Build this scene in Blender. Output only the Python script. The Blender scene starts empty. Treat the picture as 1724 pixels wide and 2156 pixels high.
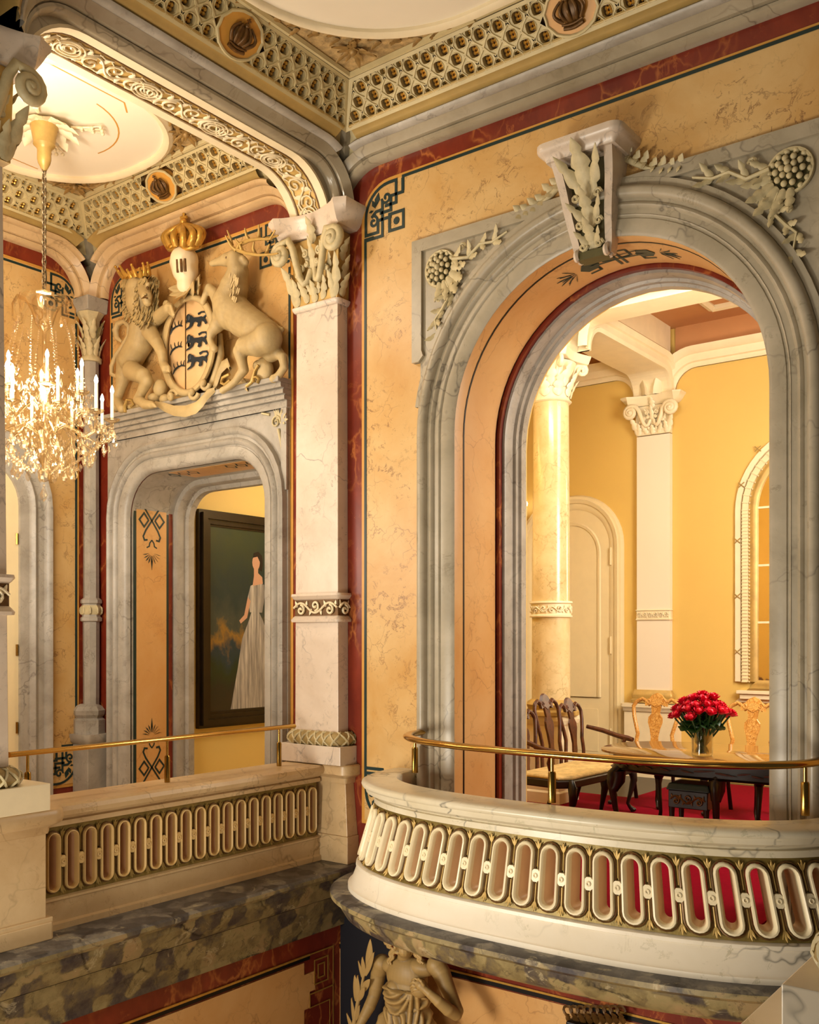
import bpy, bmesh, math, random
from math import pi, sin, cos, sqrt, atan2, radians, floor, exp
from mathutils import Vector, Matrix
random.seed(7)
SC = bpy.context.scene
COL = SC.collection
# ---------------------------------------------------------------- camera (matched to the photograph, 1724x2156)
FPX, YH, CX, YAW = 2065.0, 1345.0, 862.0, radians(37.1)
CAM = Vector((5.11, -5.74, 1.70))
FW = Vector((-sin(YAW), cos(YAW), 0)); RT = Vector((cos(YAW), sin(YAW), 0))
def at(px, py, X=None, Y=None, Z=None):
    """photo pixel -> point on the plane X=, Y= or Z= of the room"""
    d = FW + RT*((px-CX)/FPX) + Vector((0, 0, (YH-py)/FPX))
    t = (X-CAM.x)/d.x if X is not None else (Y-CAM.y)/d.y if Y is not None else (Z-CAM.z)/d.z
    return CAM + d*t
cd = bpy.data.cameras.new('camera'); cam = bpy.data.objects.new('camera', cd); COL.objects.link(cam)
cam.location = CAM; cam.rotation_euler = (pi/2, 0, YAW)
cd.sensor_fit = 'HORIZONTAL'; cd.sensor_width = 36; cd.lens = 36*FPX/1724
cd.shift_y = (YH-1078)/1724; cd.clip_end = 100; cd.clip_start = .05
SC.camera = cam
# ---------------------------------------------------------------- materials
def srgb(h):
    if isinstance(h, str):
        h = h.lstrip('#'); h = [int(h[i:i+2], 16)/255 for i in (0, 2, 4)]
    return tuple((c/12.92 if c <= .04045 else ((c+.055)/1.055)**2.4) for c in h) + (1.0,)
class NT:
    def __init__(s, name):
        s.m = bpy.data.materials.new(name); s.m.use_nodes = True
        s.t = s.m.node_tree; s.n = s.t.nodes; s.b = s.n['Principled BSDF']
        s.co = s.n.new('ShaderNodeTexCoord').outputs['Object']
    def new(s, typ, ins=None, **at_):
        n = s.n.new('ShaderNode'+typ)
        for k, v in at_.items(): setattr(n, k, v)
        for k, v in (ins or {}).items():
            if hasattr(v, 'links'): s.t.links.new(v, n.inputs[k])
            else: n.inputs[k].default_value = v
        return n
    def mapping(s, scale=(1, 1, 1), rot=(0, 0, 0)):
        return s.new('Mapping', {'Vector': s.co, 'Scale': scale, 'Rotation': rot}).outputs[0]
    def noise(s, co, scale, detail=5, rough=.6, dist=0.0):
        return s.new('TexNoise', {'Vector': co, 'Scale': scale, 'Detail': detail, 'Roughness': rough, 'Distortion': dist})
    def ramp(s, fac, stops):
        r = s.new('ValToRGB', {'Fac': fac}); e = r.color_ramp.elements
        while len(e) < len(stops): e.new(.5)
        for i, (p, c) in enumerate(stops):
            e[i].position = p; e[i].color = c if len(c) == 4 else tuple(c)+(1,)
        return r.outputs[0]
    def mix(s, fac, a, b, mode='MIX'):
        n = s.n.new('ShaderNodeMix'); n.data_type = 'RGBA'; n.blend_type = mode
        for i, v in ((0, fac), (6, a), (7, b)):
            if hasattr(v, 'links'): s.t.links.new(v, n.inputs[i])
            else: n.inputs[i].default_value = v
        return n.outputs[2]
    def math(s, op, a, b=0.0):
        n = s.n.new('ShaderNodeMath'); n.operation = op
        for i, v in ((0, a), (1, b)):
            if hasattr(v, 'links'): s.t.links.new(v, n.inputs[i])
            else: n.inputs[i].default_value = v
        return n.outputs[0]
    def set(s, **k):
        for a, v in k.items():
            i = s.b.inputs[a.replace('_', ' ')]
            if hasattr(v, 'links'): s.t.links.new(v, i)
            else: i.default_value = v
        return s
    def bump(s, h, strength=.3, dist=.01):
        n = s.new('Bump', {'Height': h, 'Strength': strength, 'Distance': dist})
        s.t.links.new(n.outputs[0], s.b.inputs['Normal']); return s
W0, W1 = (0, 0, 0, 1), (1, 1, 1, 1)
def marble(name, a, b, vein, vs=3.0, vw=.012, vamt=.8, ns=2.0, rough=.3, crack=None, stretch=(1, 1, 1), bump=.05, vrot=(.3, .5, .2), seams=0):
    t = NT(name); co = t.mapping(stretch, vrot)
    n1 = t.noise(co, ns, 7, .62, .4)
    base = t.mix(t.ramp(n1.outputs['Fac'], [(.3, W0), (.7, W1)]), srgb(a), srgb(b))
    nd = t.noise(co, vs*.7, 4, .6)
    dv = t.new('VectorMath', {0: nd.outputs['Color'], 1: (.5, .5, .5)}, operation='SUBTRACT').outputs[0]
    dv = t.new('VectorMath', {0: dv, 'Scale': 1.1/vs*1.6}, operation='SCALE').outputs[0]
    dc = t.new('VectorMath', {0: co, 1: dv}, operation='ADD').outputs[0]
    vo = t.new('TexVoronoi', {'Vector': dc, 'Scale': vs}, feature='DISTANCE_TO_EDGE').outputs['Distance']
    v = t.ramp(vo, [(0.0, W1), (vw, (.5, .5, .5, 1)), (vw*3, W0)])
    mask = t.ramp(t.noise(co, vs*.6, 3, .5).outputs['Fac'], [(.45, W0), (.62, W1)])
    f = t.math('MULTIPLY', t.math('MULTIPLY', v, mask), vamt)
    c = t.mix(f, base, srgb(vein))
    if crack:
        cs, cc, ca = crack
        n3 = t.noise(t.mapping(stretch, (.2, .1, .7)), cs, 6, .75, 1.2)
        fine = t.ramp(n3.outputs['Fac'], [(.565, W0), (.60, W1), (.635, W0)])
        mk2 = t.ramp(t.noise(co, ns*1.6, 3).outputs['Fac'], [(.42, W0), (.6, W1)])
        c = t.mix(t.math('MULTIPLY', t.math('MULTIPLY', fine, mk2), ca), c, srgb(cc))
    t.set(Base_Color=c, Roughness=rough)
    if bump: t.bump(n1.outputs['Fac'], bump, .01)
    return t.m
def plain(name, c, rough=.5, metal=0.0, var=0.0, vscale=6, bump=0, bscale=40, **k):
    t = NT(name); col = srgb(c)
    if var:
        n = t.noise(t.co, vscale, 5)
        dk = tuple(x*(1-var) for x in col[:3])+(1,); lt = tuple(min(1, x*(1+var*.6)) for x in col[:3])+(1,)
        t.set(Base_Color=t.mix(t.ramp(n.outputs['Fac'], [(.3, W0), (.7, W1)]), dk, lt))
    else: t.set(Base_Color=col)
    t.set(Roughness=rough, Metallic=metal, **k)
    if bump: t.bump(t.noise(t.co, bscale, 4).outputs['Fac'], bump, .01)
    return t.m
def emit(name, c, s):
    t = NT(name); t.set(Base_Color=srgb(c), Emission_Color=srgb(c), Emission_Strength=s); return t.m
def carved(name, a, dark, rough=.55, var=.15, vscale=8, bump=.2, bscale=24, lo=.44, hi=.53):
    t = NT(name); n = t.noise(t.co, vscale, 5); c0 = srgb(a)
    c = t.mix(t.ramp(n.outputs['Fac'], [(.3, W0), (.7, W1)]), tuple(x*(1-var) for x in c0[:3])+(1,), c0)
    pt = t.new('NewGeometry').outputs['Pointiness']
    c = t.mix(t.ramp(pt, [(lo, W0), (hi, W1)]), srgb(dark), c)  # concave creases darkened in the colour, like occlusion shade
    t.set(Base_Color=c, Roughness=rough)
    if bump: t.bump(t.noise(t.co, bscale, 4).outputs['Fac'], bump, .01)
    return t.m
def glassy(name, tint, trans=.55, rough=.05, em=0):
    t = NT(name); g = t.new('BsdfGlossy', {'Color': srgb(tint), 'Roughness': rough}); tr = t.new('BsdfTransparent', {'Color': (.97, .94, .88, 1)})
    fr = t.new('LayerWeight', {'Blend': .45}).outputs['Facing']
    f = t.math('ADD', t.math('MULTIPLY', fr, .75), 1-trans-.35)
    m = t.new('MixShader', {'Fac': f, 1: tr.outputs[0], 2: g.outputs[0]})
    out = m.outputs[0]
    if em:
        e = t.new('Emission', {'Color': srgb(tint), 'Strength': em}); out = t.new('AddShader', {0: out, 1: e.outputs[0]}).outputs[0]
    t.t.links.new(out, t.n['Material Output'].inputs['Surface']); return t.m
M = {}
M['yellow'] = marble('yellow_marble', '#cb9a54', '#debb80', '#6b3f26', 5.0, .008, .6, 1.6, .38, crack=(11, '#6e4122', .9))
M['red'] = marble('red_marble', '#641c12', '#8a341e', '#d08040', 4.0, .02, .7, 3.0, .3, crack=(5, '#c07038', .6), stretch=(1, 1, .6))
M['grey'] = marble('grey_marble', '#9c917a', '#bbaf98', '#45403a', 2.2, .008, .6, 2.4, .35, crack=(6, '#6f664c', .5))
M['greylight'] = marble('pale_grey_marble', '#978f82', '#bdb6aa', '#57524a', 2.4, .008, .6, 3.4, .4, crack=(9, '#6d665a', .7))
M['cornice'] = marble('cornice_marble', '#90846c', '#b0a48c', '#4d4030', 2.0, .008, .6, 1.6, .2, crack=(4, '#7a684a', .3))
M['pink'] = marble('pale_pink_marble', '#d0bda8', '#e6d6c4', '#50525a', 2.6, .008, .75, 2.2, .3, crack=(13, '#77706a', .6))
M['beige'] = marble('beige_marble', '#c4a273', '#dabd90', '#6d5034', 2.2, .008, .6, 2.4, .35, crack=(9, '#94704a', .55))
M['coping'] = marble('coping_marble', '#cdbf9f', '#e2d8c0', '#55524a', 2.2, .010, .8, 1.8, .3, crack=(5, '#8d8a60', .6))
M['white'] = marble('white_marble', '#e6d8bf', '#f2e8d6', '#6b665c', 1.8, .008, .8, 1.5, .3, crack=(4, '#8d8350', .45))
def breccia():
    t = NT('breccia_marble'); co = t.mapping((1, 1, 1))
    nd = t.noise(co, 3, 5, .65); dc = t.mix(.16, co, nd.outputs['Color'], 'ADD')
    vo = t.new('TexVoronoi', {'Vector': dc, 'Scale': 8.0}, feature='SMOOTH_F1'); vo.inputs['Smoothness'].default_value = .25
    sep = t.new('SeparateColor', {0: vo.outputs['Color']}).outputs[0]
    big = t.noise(co, 5.5, 7, .7)
    k = t.math('ADD', t.math('MULTIPLY', sep, .38), t.math('MULTIPLY', big.outputs['Fac'], .72))
    c = t.ramp(k, [(.30, srgb('#3a3236')), (.42, srgb('#5c5246')), (.53, srgb('#7c6c48')), (.64, srgb('#94845a')), (.80, srgb('#a58a62'))])
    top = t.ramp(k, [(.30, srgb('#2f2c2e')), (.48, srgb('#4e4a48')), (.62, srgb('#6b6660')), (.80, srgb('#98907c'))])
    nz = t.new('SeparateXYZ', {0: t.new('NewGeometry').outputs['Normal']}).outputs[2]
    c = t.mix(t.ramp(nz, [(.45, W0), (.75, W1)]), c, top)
    ed = t.new('TexVoronoi', {'Vector': dc, 'Scale': 2.2}, feature='DISTANCE_TO_EDGE').outputs['Distance']
    mk = t.ramp(t.noise(co, 2.5, 3).outputs['Fac'], [(.45, W0), (.6, W1)])
    c = t.mix(t.math('MULTIPLY', t.ramp(ed, [(0, W1), (.008, (.6, .6, .6, 1)), (.03, W0)]), mk), c, srgb('#1e1814'))
    fine = t.ramp(t.noise(co, 8, 7, .75, 1.5).outputs['Fac'], [(.56, W0), (.6, W1), (.64, W0)])
    c = t.mix(t.math('MULTIPLY', fine, .6), c, srgb('#2a2420'))
    pale = t.ramp(t.noise(co, 5, 6, .7, .8).outputs['Fac'], [(.60, W0), (.64, W1), (.68, W0)])
    c = t.mix(t.math('MULTIPLY', pale, .45), c, srgb('#cdbf9a'))
    t.set(Base_Color=c, Roughness=.4); return t.m
M['breccia'] = breccia()
M['cream'] = plain('cream_plaster', '#ecdcb8', .5, var=.08)
M['gilt'] = plain('gilt_plaster', '#c8a660', .42, .25, var=.2, vscale=9)
M['olive'] = plain('olive_gilt_ground', '#857036', .45, .35, var=.3, vscale=14, bump=.2)
M['goldcove'] = plain('gold_cove', '#b3975a', .35, .15, var=.12)
M['ivory'] = plain('ivory_paint', '#f3e2bd', .4, var=.06)
M['lattice'] = plain('lattice_cream', '#cdbc8c', .5, var=.12)
M['bronze'] = plain('dark_bronze', '#6a4a22', .4, .3, var=.4, vscale=30)
M['dimgilt'] = plain('dim_gilt_plaster', '#a4824a', .45, .2, var=.35, vscale=14)
M['gold'] = plain('gold_leaf', '#d0a24a', .35, .55, var=.2, vscale=20)
M['ceil'] = plain('ceiling_white', '#f6ead2', .6, var=.03, vscale=2)
M['ornceil'] = plain('ceiling_ornament', '#c3a470', .55, .1, var=.5, vscale=18, bump=.8, bscale=30)
M['green'] = plain('dark_teal_inlay', '#16302f', .4, var=.2)
M['amber'] = plain('amber_inlay', '#d49a44', .4, var=.1)
M['orange'] = marble('orange_marble', '#d39a58', '#e2b478', '#8a5a34', 3, .008, .5, 1.5, .35, crack=(6, '#a06a3a', .35))
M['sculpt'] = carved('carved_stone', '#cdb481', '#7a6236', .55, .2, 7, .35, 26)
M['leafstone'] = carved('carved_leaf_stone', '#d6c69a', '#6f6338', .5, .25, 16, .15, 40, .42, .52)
M['leafshade'] = plain('shadowed_leaf_stone', '#5a5430', .5, var=.3, vscale=12)  # leaf stone with the shade of recesses put into its colour
M['mane'] = plain('rough_mane_stone', '#b59d69', .65, var=.45, vscale=28, bump=.9, bscale=30)
M['blue'] = plain('dark_blue_inlay', '#18262f', .45)
M['shieldfield'] = marble('shield_marble', '#d5ad78', '#e2c091', '#a06a48', 3, .006, .4, 2, .4)
M['brass'] = plain('polished_brass', '#c8a156', .16, 1.0, var=.1)
M['brassdark'] = plain('aged_brass', '#a58440', .22, 1.0, var=.15)
M['carpet'] = plain('red_carpet', '#7e001a', .95, var=.12, vscale=30, Specular_IOR_Level=.08)
M['darkwood'] = plain('dark_walnut', '#1c0e09', .35, var=.3, vscale=8)
def wood(name, a, b, sc=30, rough=.25, ed='#8a4a1c'):
    t = NT(name); n = t.noise(t.mapping((1, 1, 1)), sc, 5, .6, 1.0)
    vo = t.new('TexVoronoi', {'Vector': t.co, 'Scale': sc*1.4}, feature='DISTANCE_TO_EDGE').outputs['Distance']
    c = t.mix(t.ramp(n.outputs['Fac'], [(.35, W0), (.65, W1)]), srgb(a), srgb(b))
    c = t.mix(t.ramp(vo, [(0, W1), (.05, W0)]), c, srgb(ed))
    t.set(Base_Color=c, Roughness=rough); return t.m
M['marq'] = wood('light_marquetry', '#c08238', '#e0ae62', 26)
M['marqdark'] = wood('dark_marquetry', '#35180b', '#5e2f16', 20, .4, ed='#4a2410')
M['tabletop'] = plain('polished_table', '#8a5f30', .05, var=.15, vscale=5, Specular_IOR_Level=1.0, Coat_Weight=.6)
M['fabric'] = plain('cream_brocade', '#d8b878', .7, var=.35, vscale=14, bump=.2)
M['dyellow'] = plain('yellow_wall_paint', '#e3bd66', .6, var=.03, vscale=1.2)
M['corridor'] = plain('pale_yellow_wall', '#f4d37c', .6, var=.02, vscale=1.0)
M['dceil'] = plain('shaded_buff_ceiling', '#c58a58', .6, var=.04)  # shadow of the recessed dining ceiling put into the brown
M['dcol'] = marble('cream_column_marble', '#d2b47e', '#e8d3a4', '#8d6a35', 4.5, .012, .5, 3.0, .18, crack=(9, '#8f6e3c', .6))
M['doorcream'] = plain('cream_door_paint', '#f0dcae', .4, var=.04)
M['glow'] = emit('candle_flame', '#fff3d8', 9)
M['candle'] = emit('candle_wax', '#f8e8c4', .9)
M['crystal'] = glassy('crystal', '#f4e6c8', .56, .05, .03)  # faint emission added to the crystal, which is no light source itself
M['crystal2'] = glassy('amber_crystal', '#e4d0a8', .55, .08, .02)
M['glass'] = glassy('clear_glass', '#f4f8f2', .6, .02)
M['rose'] = plain('red_rose', '#d4072f', .45, var=.25, vscale=20)
M['leaf'] = plain('green_leaf', '#1f4a1c', .4, var=.3, vscale=15)
M['frame'] = plain('dark_frame', '#2d2114', .3, .2, var=.3)
M['black'] = plain('black_iron', '#0d0c0d', .4, .3)
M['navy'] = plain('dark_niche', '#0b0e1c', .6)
M['mirror'] = plain('mirror_glass', '#f0e6d0', .03, 1.0)
# ---------------------------------------------------------------- geometry builder
YMAX = [None]; XMIN = [None]
class G:
    def __init__(s): s.v = []; s.f = []; s.mi = []; s.k = 0
    def add(s, vs, fs):
        o = len(s.v); s.v += [tuple(p) for p in vs]
        for f in fs: s.f.append(tuple(i+o for i in f)); s.mi.append(s.k)
        return s
    def box(s, x0, x1, y0, y1, z0, z1):
        return s.hexa([(x0,y0),(x1,y0),(x1,y1),(x0,y1)], z0, z1)
    def hexa(s, poly, z0, z1, top=None):
        n = len(poly); top = top or poly
        vs = [(x, y, z0) for x, y in poly]+[(x, y, z1) for x, y in top]
        return s.add(vs, [tuple(range(n))[::-1], tuple(range(n, 2*n))]+[(i, (i+1) % n, n+(i+1) % n, n+i) for i in range(n)])
    def prism(s, pts, fn, d0, d1):
        """2D polygon (concave allowed) extruded between depths d0, d1; fn(a,b,d)->xyz"""
        n = len(pts)
        vs = [fn(a, b, d0) for a, b in pts]+[fn(a, b, d1) for a, b in pts]
        return s.add(vs, [tuple(range(n))[::-1], tuple(range(n, 2*n))]+[(i, (i+1) % n, n+(i+1) % n, n+i) for i in range(n)])
    def grid(s, rows, cu=False, cv=False):
        nu, nv = len(rows), len(rows[0]); vs = [p for r in rows for p in r]; fs = []
        for i in range(nu if cu else nu-1):
            for j in range(nv if cv else nv-1):
                a, b = i*nv+j, i*nv+(j+1) % nv; c, d = ((i+1) % nu)*nv+(j+1) % nv, ((i+1) % nu)*nv+j
                fs.append((a, b, c, d))
        return s.add(vs, fs)
    def lathe(s, prof, c=(0, 0, 0), n=24, sx=1, sy=1, a0=0, a1=2*pi, cap=True):
        full = abs(a1-a0-2*pi) < 1e-6; m = n if full else n+1
        rows = [[(c[0]+r*sx*cos(a0+(a1-a0)*j/n), c[1]+r*sy*sin(a0+(a1-a0)*j/n), c[2]+z) for j in range(m)] for r, z in prof]
        o = len(s.v); s.grid(rows, False, full)
        if cap and full:
            for i, rv in ((0, True), (len(prof)-1, False)):
                if prof[i][0] > 1e-5:
                    f = [o+i*m+j for j in range(m)]; s.f.append(tuple(f[::-1] if rv else f)); s.mi.append(s.k)
        return s
    def tube(s, pts, r, n=8, closed=False, caps=True, flat=1.0, up=None):
        pts = [Vector(p) for p in pts]; N = len(pts)
        rs = r if isinstance(r, (list, tuple)) else [r]*N
        if N < 2: return s
        rows = []; t0 = None; nv = None
        for i in range(N):
            a = pts[(i-1) % N] if (closed or i > 0) else pts[i]; b = pts[(i+1) % N] if (closed or i < N-1) else pts[i]
            t = (b-a); t = t.normalized() if t.length > 1e-9 else Vector((0, 0, 1))
            if up is not None:
                nv = Vector(up)-t*t.dot(Vector(up)); nv = nv.normalized() if nv.length > 1e-6 else t.orthogonal().normalized()
            elif nv is None: nv = t.orthogonal().normalized()
            else:
                nv = nv-t*t.dot(nv); nv = nv.normalized() if nv.length > 1e-6 else t.orthogonal().normalized()
            bv = t.cross(nv)
            rows.append([pts[i]+nv*(rs[i]*flat*cos(2*pi*j/n))+bv*(rs[i]*sin(2*pi*j/n)) for j in range(n)])
        o = len(s.v); s.grid(rows, closed, True)
        if caps and not closed:
            s.f.append(tuple(o+j for j in range(n))[::-1]); s.mi.append(s.k)
            s.f.append(tuple(o+(N-1)*n+j for j in range(n))); s.mi.append(s.k)
        return s
    def ball(s, c, rx, ry=None, rz=None, nu=10, nv=7, rot=None):
        ry = ry or rx; rz = rz or rx; c = Vector(c)
        vs = [Vector((0, 0, -rz))]+[Vector((rx*sin(pi*i/nv)*cos(2*pi*j/nu), ry*sin(pi*i/nv)*sin(2*pi*j/nu), -rz*cos(pi*i/nv))) for i in range(1, nv) for j in range(nu)]+[Vector((0, 0, rz))]
        if rot is not None: vs = [rot @ p for p in vs]
        fs = [(0, 1+(j+1) % nu, 1+j) for j in range(nu)]
        for i in range(nv-2):
            for j in range(nu): fs.append((1+i*nu+j, 1+i*nu+(j+1) % nu, 1+(i+1)*nu+(j+1) % nu, 1+(i+1)*nu+j))
        L = len(vs)-1; b = 1+(nv-2)*nu
        fs += [(L, b+j, b+(j+1) % nu) for j in range(nu)]
        return s.add([p+c for p in vs], fs)
    def cone(s, p, q, r0, r1, n=10):
        return s.tube([p, q], [r0, r1], n)
    def limb(s, pts, n=20):
        """chain of (x,y,z,r): overlapping balls and tapered bones, for remeshing"""
        for p in pts: s.ball(p[:3], p[3], nu=n, nv=max(8, n*2//3))
        for a, b in zip(pts, pts[1:]):
            if (Vector(a[:3])-Vector(b[:3])).length > 1e-4: s.cone(a[:3], b[:3], a[3]*.98, b[3]*.98, n)
        return s
    def leaf(s, base, tip, width, up, bend=.15, n=6, lobes=0, thick=.006):
        """acanthus-like leaf from base to tip, curled towards up at the tip"""
        base, tip, up = Vector(base), Vector(tip), Vector(up).normalized(); ax = tip-base; L = ax.length; ax.normalize()
        side = ax.cross(up).normalized(); rows = []; N = max(n*2, lobes*5)
        for i in range(N+1):
            u = i/N; w = width*sin(pi*min(1, u*.84+.16))**.7*(1-.25*u)
            if lobes:
                ph = u*lobes % 1.0; w *= .62+.50*(1-ph)**.7*(ph**.25)*1.25
            c = base+ax*(L*u)+up*(bend*L*(u**2)+thick)
            sw = ax*(w*.35 if lobes else 0)
            rows.append([c-side*w+sw-up*w*.22, c-side*w*.5+sw*.4+up*w*.16, c+up*(w*.10), c+side*w*.5+sw*.4+up*w*.16, c+side*w+sw-up*w*.22, c-up*thick*2])
        return s.grid(rows, False, True)
    def ribbon2(s, pts, w, fn, d=0.0, closed=False, th=0.0):
        """flat stroke of width w along 2D polyline on surface fn(a,b,d)"""
        n = len(pts); L = []; R = []
        for i, (a, b) in enumerate(pts):
            p = pts[(i-1) % n] if closed or i > 0 else pts[i]; q = pts[(i+1) % n] if closed or i < n-1 else pts[i]
            def un(u, v):
                l = sqrt((v[0]-u[0])**2+(v[1]-u[1])**2) or 1; return ((v[0]-u[0])/l, (v[1]-u[1])/l)
            e1 = un(p, (a, b)) if p != (a, b) else un((a, b), q); e2 = un((a, b), q) if q != (a, b) else e1
            nx, ny = -(e1[1]+e2[1]), e1[0]+e2[0]; l = sqrt(nx*nx+ny*ny) or 1; nx /= l; ny /= l
            k = 1/max(.5, nx*-e1[1]+ny*e1[0]); ww = (w[i] if isinstance(w, (list, tuple)) else w)*.5*k
            L.append((a+nx*ww, b+ny*ww)); R.append((a-nx*ww, b-ny*ww))
        rows = [[fn(l[0], l[1], d) for l in L], [fn(r[0], r[1], d) for r in R]]
        if th:
            rows = [[fn(l[0], l[1], d) for l in L], [fn(l[0], l[1], d+th) for l in L], [fn(r[0], r[1], d+th) for r in R], [fn(r[0], r[1], d) for r in R]]
        return s.grid(rows, bool(th), closed)
    def build(s, name, mat, parent=None, smooth=35, bevel=0, recalc=True, origin=None):
        if XMIN[0] is not None: s.v = [(max(x, XMIN[0]), y, z) for x, y, z in s.v]
        if YMAX[0] is not None: s.v = [(x, min(y, YMAX[0]), z) for x, y, z in s.v]
        me = bpy.data.meshes.new(name); me.from_pydata(s.v, [], s.f); mats = mat if isinstance(mat, list) else [mat]
        for m in mats: me.materials.append(m)
        if len(mats) > 1:
            for p, i in zip(me.polygons, s.mi): p.material_index = i
        if recalc:
            bm = bmesh.new(); bm.from_mesh(me); bmesh.ops.recalc_face_normals(bm, faces=bm.faces); bm.to_mesh(me); bm.free()
        if smooth:
            me.shade_smooth(); me.set_sharp_from_angle(angle=radians(smooth))
        me.update()
        o = bpy.data.objects.new(name, me); COL.objects.link(o)
        if bevel:
            b = o.modifiers.new('bevel', 'BEVEL'); b.width = bevel; b.segments = 2; b.limit_method = 'ANGLE'; b.angle_limit = radians(40)
        if parent:
            o.parent = parent
            if parent.type == 'EMPTY': o.matrix_parent_inverse = Matrix.Translation(-parent.location)
        return o
def sculpt(g, name, mat, parent=None, voxel=.012, smooth=6, disp=None):
    """fuse overlapping volumes into one continuous carved body"""
    o = g.build(name, mat, None, 0, recalc=False)
    r = o.modifiers.new('fuse', 'REMESH'); r.mode = 'VOXEL'; r.voxel_size = voxel
    if smooth:
        m = o.modifiers.new('soften', 'SMOOTH'); m.iterations = smooth; m.factor = .5
    bpy.context.view_layer.update(); dg = bpy.context.evaluated_depsgraph_get()
    me = bpy.data.meshes.new_from_object(o.evaluated_get(dg)); o.modifiers.clear(); old = o.data; o.data = me; bpy.data.meshes.remove(old)
    me.name = name; me.shade_smooth()
    if disp:
        for v in me.vertices: v.co = disp(v.co.copy(), v.normal.copy())
    me.materials.clear(); me.materials.append(mat)
    if parent:
        o.parent = parent
        if parent.type == 'EMPTY': o.matrix_parent_inverse = Matrix.Translation(-parent.location)
    return o
def thing(name, label, cat, loc=(0, 0, 0), group=None):
    o = bpy.data.objects.new(name, None); COL.objects.link(o); o.location = loc; o.empty_display_size = .1
    o['label'] = label; o['category'] = cat
    if group: o['group'] = group
    return o
def tag(o, label, cat, group=None):
    o['label'] = label; o['category'] = cat
    if group: o['group'] = group
    return o
def struct(o): o['kind'] = 'structure'; return o
def copy_tree(o, parent=None):
    c = o.copy(); COL.objects.link(c)
    if parent: c.parent = parent
    for ch in list(o.children): copy_tree(ch, c)
    return c
TR = [0]
def trim(g, mat, **k):
    TR[0] += 1; return struct(g.build('trim_%d' % TR[0], mat, **k))
# ---------------------------------------------------------------- planes and paths
def plY(y0, sgn=-1):   # wall with its face at Y=y0; s -> X, d towards the viewer's side
    return lambda s, z, d: (s, y0+sgn*d, z)
def plX(x0, sgn=1):
    return lambda s, z, d: (x0+sgn*d, s, z)
def arcp(cx, cy, r, a0, a1, n):
    return [(cx+r*cos(a0+(a1-a0)*i/n), cy+r*sin(a0+(a1-a0)*i/n)) for i in range(n+1)]
def bay(s0, s1, zb, zt, r, n=10):
    """path up the left leg, over rounded shoulders, down the right leg (with outward normals)"""
    P = [((s0, zb), (-1, 0))]
    P += [((s0+r+r*cos(a), zt-r+r*sin(a)), (cos(a), sin(a))) for a in [pi-pi/2*i/n for i in range(n+1)]]
    P += [((s1-r+r*cos(a), zt-r+r*sin(a)), (cos(a), sin(a))) for a in [pi/2-pi/2*i/n for i in range(n+1)]]
    return P+[((s1, zb), (1, 0))]
def arch(cx, hw, zb, zs, n=36):
    P = [((cx-hw, zb), (-1, 0))]
    P += [((cx+hw*cos(a), zs+hw*sin(a)), (cos(a), sin(a))) for a in [pi-pi*i/n for i in range(n+1)]]
    return P+[((cx+hw, zb), (1, 0))]
def sweep(g, path, prof, pl, closed=False):
    """profile (n,d): n outward in the wall plane, d out of the wall"""
    rows = [[pl(p[0]+nm[0]*n, p[1]+nm[1]*n, d) for n, d in prof] for p, nm in path]
    return g.grid(rows, False, closed)
def pathpoly(path, off=0): return [(p[0]+n[0]*off, p[1]+n[1]*off) for p, n in path]
def spiral(cx, cy, r0, turns, a0, sg=1, n=14):
    return [(cx+r0*(1-.85*i/n)*cos(a0+sg*turns*2*pi*i/n), cy+r0*(1-.85*i/n)*sin(a0+sg*turns*2*pi*i/n)) for i in range(n+1)]
def scrollwork(g, fn, L, W, step, r=.008, d=.006, phase=0):
    """running vine of alternating spirals over a strip 0..L by -W/2..W/2 on surface fn(a,b,d)"""
    n = max(1, int(round(L/step))); st = L/n
    m = n*12
    g.tube([fn(L*i/m, W*.28*sin(pi*i/12+phase), d) for i in range(m+1)], r, 6)
    for k in range(n):
        sg = 1 if (k % 2 == 0) else -1; c = (k+.5)*st
        sp = spiral(c, -sg*W*.12, min(W*.3, st*.42), 1.25, pi/2*sg, -sg)
        g.tube([fn(a, b, d) for a, b in sp], [r*1.1]*(len(sp)-1)+[r*1.8], 6)
        for q in (-1, 1):
            a0 = c+q*st*.3
            g.leaf(fn(a0, sg*W*.05, d*.3), fn(a0+q*st*.12, sg*W*.42, d*.3), W*.1, Vector(fn(a0, 0, 1))-Vector(fn(a0, 0, 0)), .05, 3)
def clip_poly(poly, a, b, c):
    out = []; n = len(poly)
    for i in range(n):
        p, q = poly[i], poly[(i+1) % n]; dp = a*p[0]+b*p[1]-c; dq = a*q[0]+b*q[1]-c
        if dp >= 0: out.append(p)
        if (dp >= 0) != (dq >= 0):
            t = dp/(dp-dq); out.append((p[0]+(q[0]-p[0])*t, p[1]+(q[1]-p[1])*t))
    return out
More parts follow.
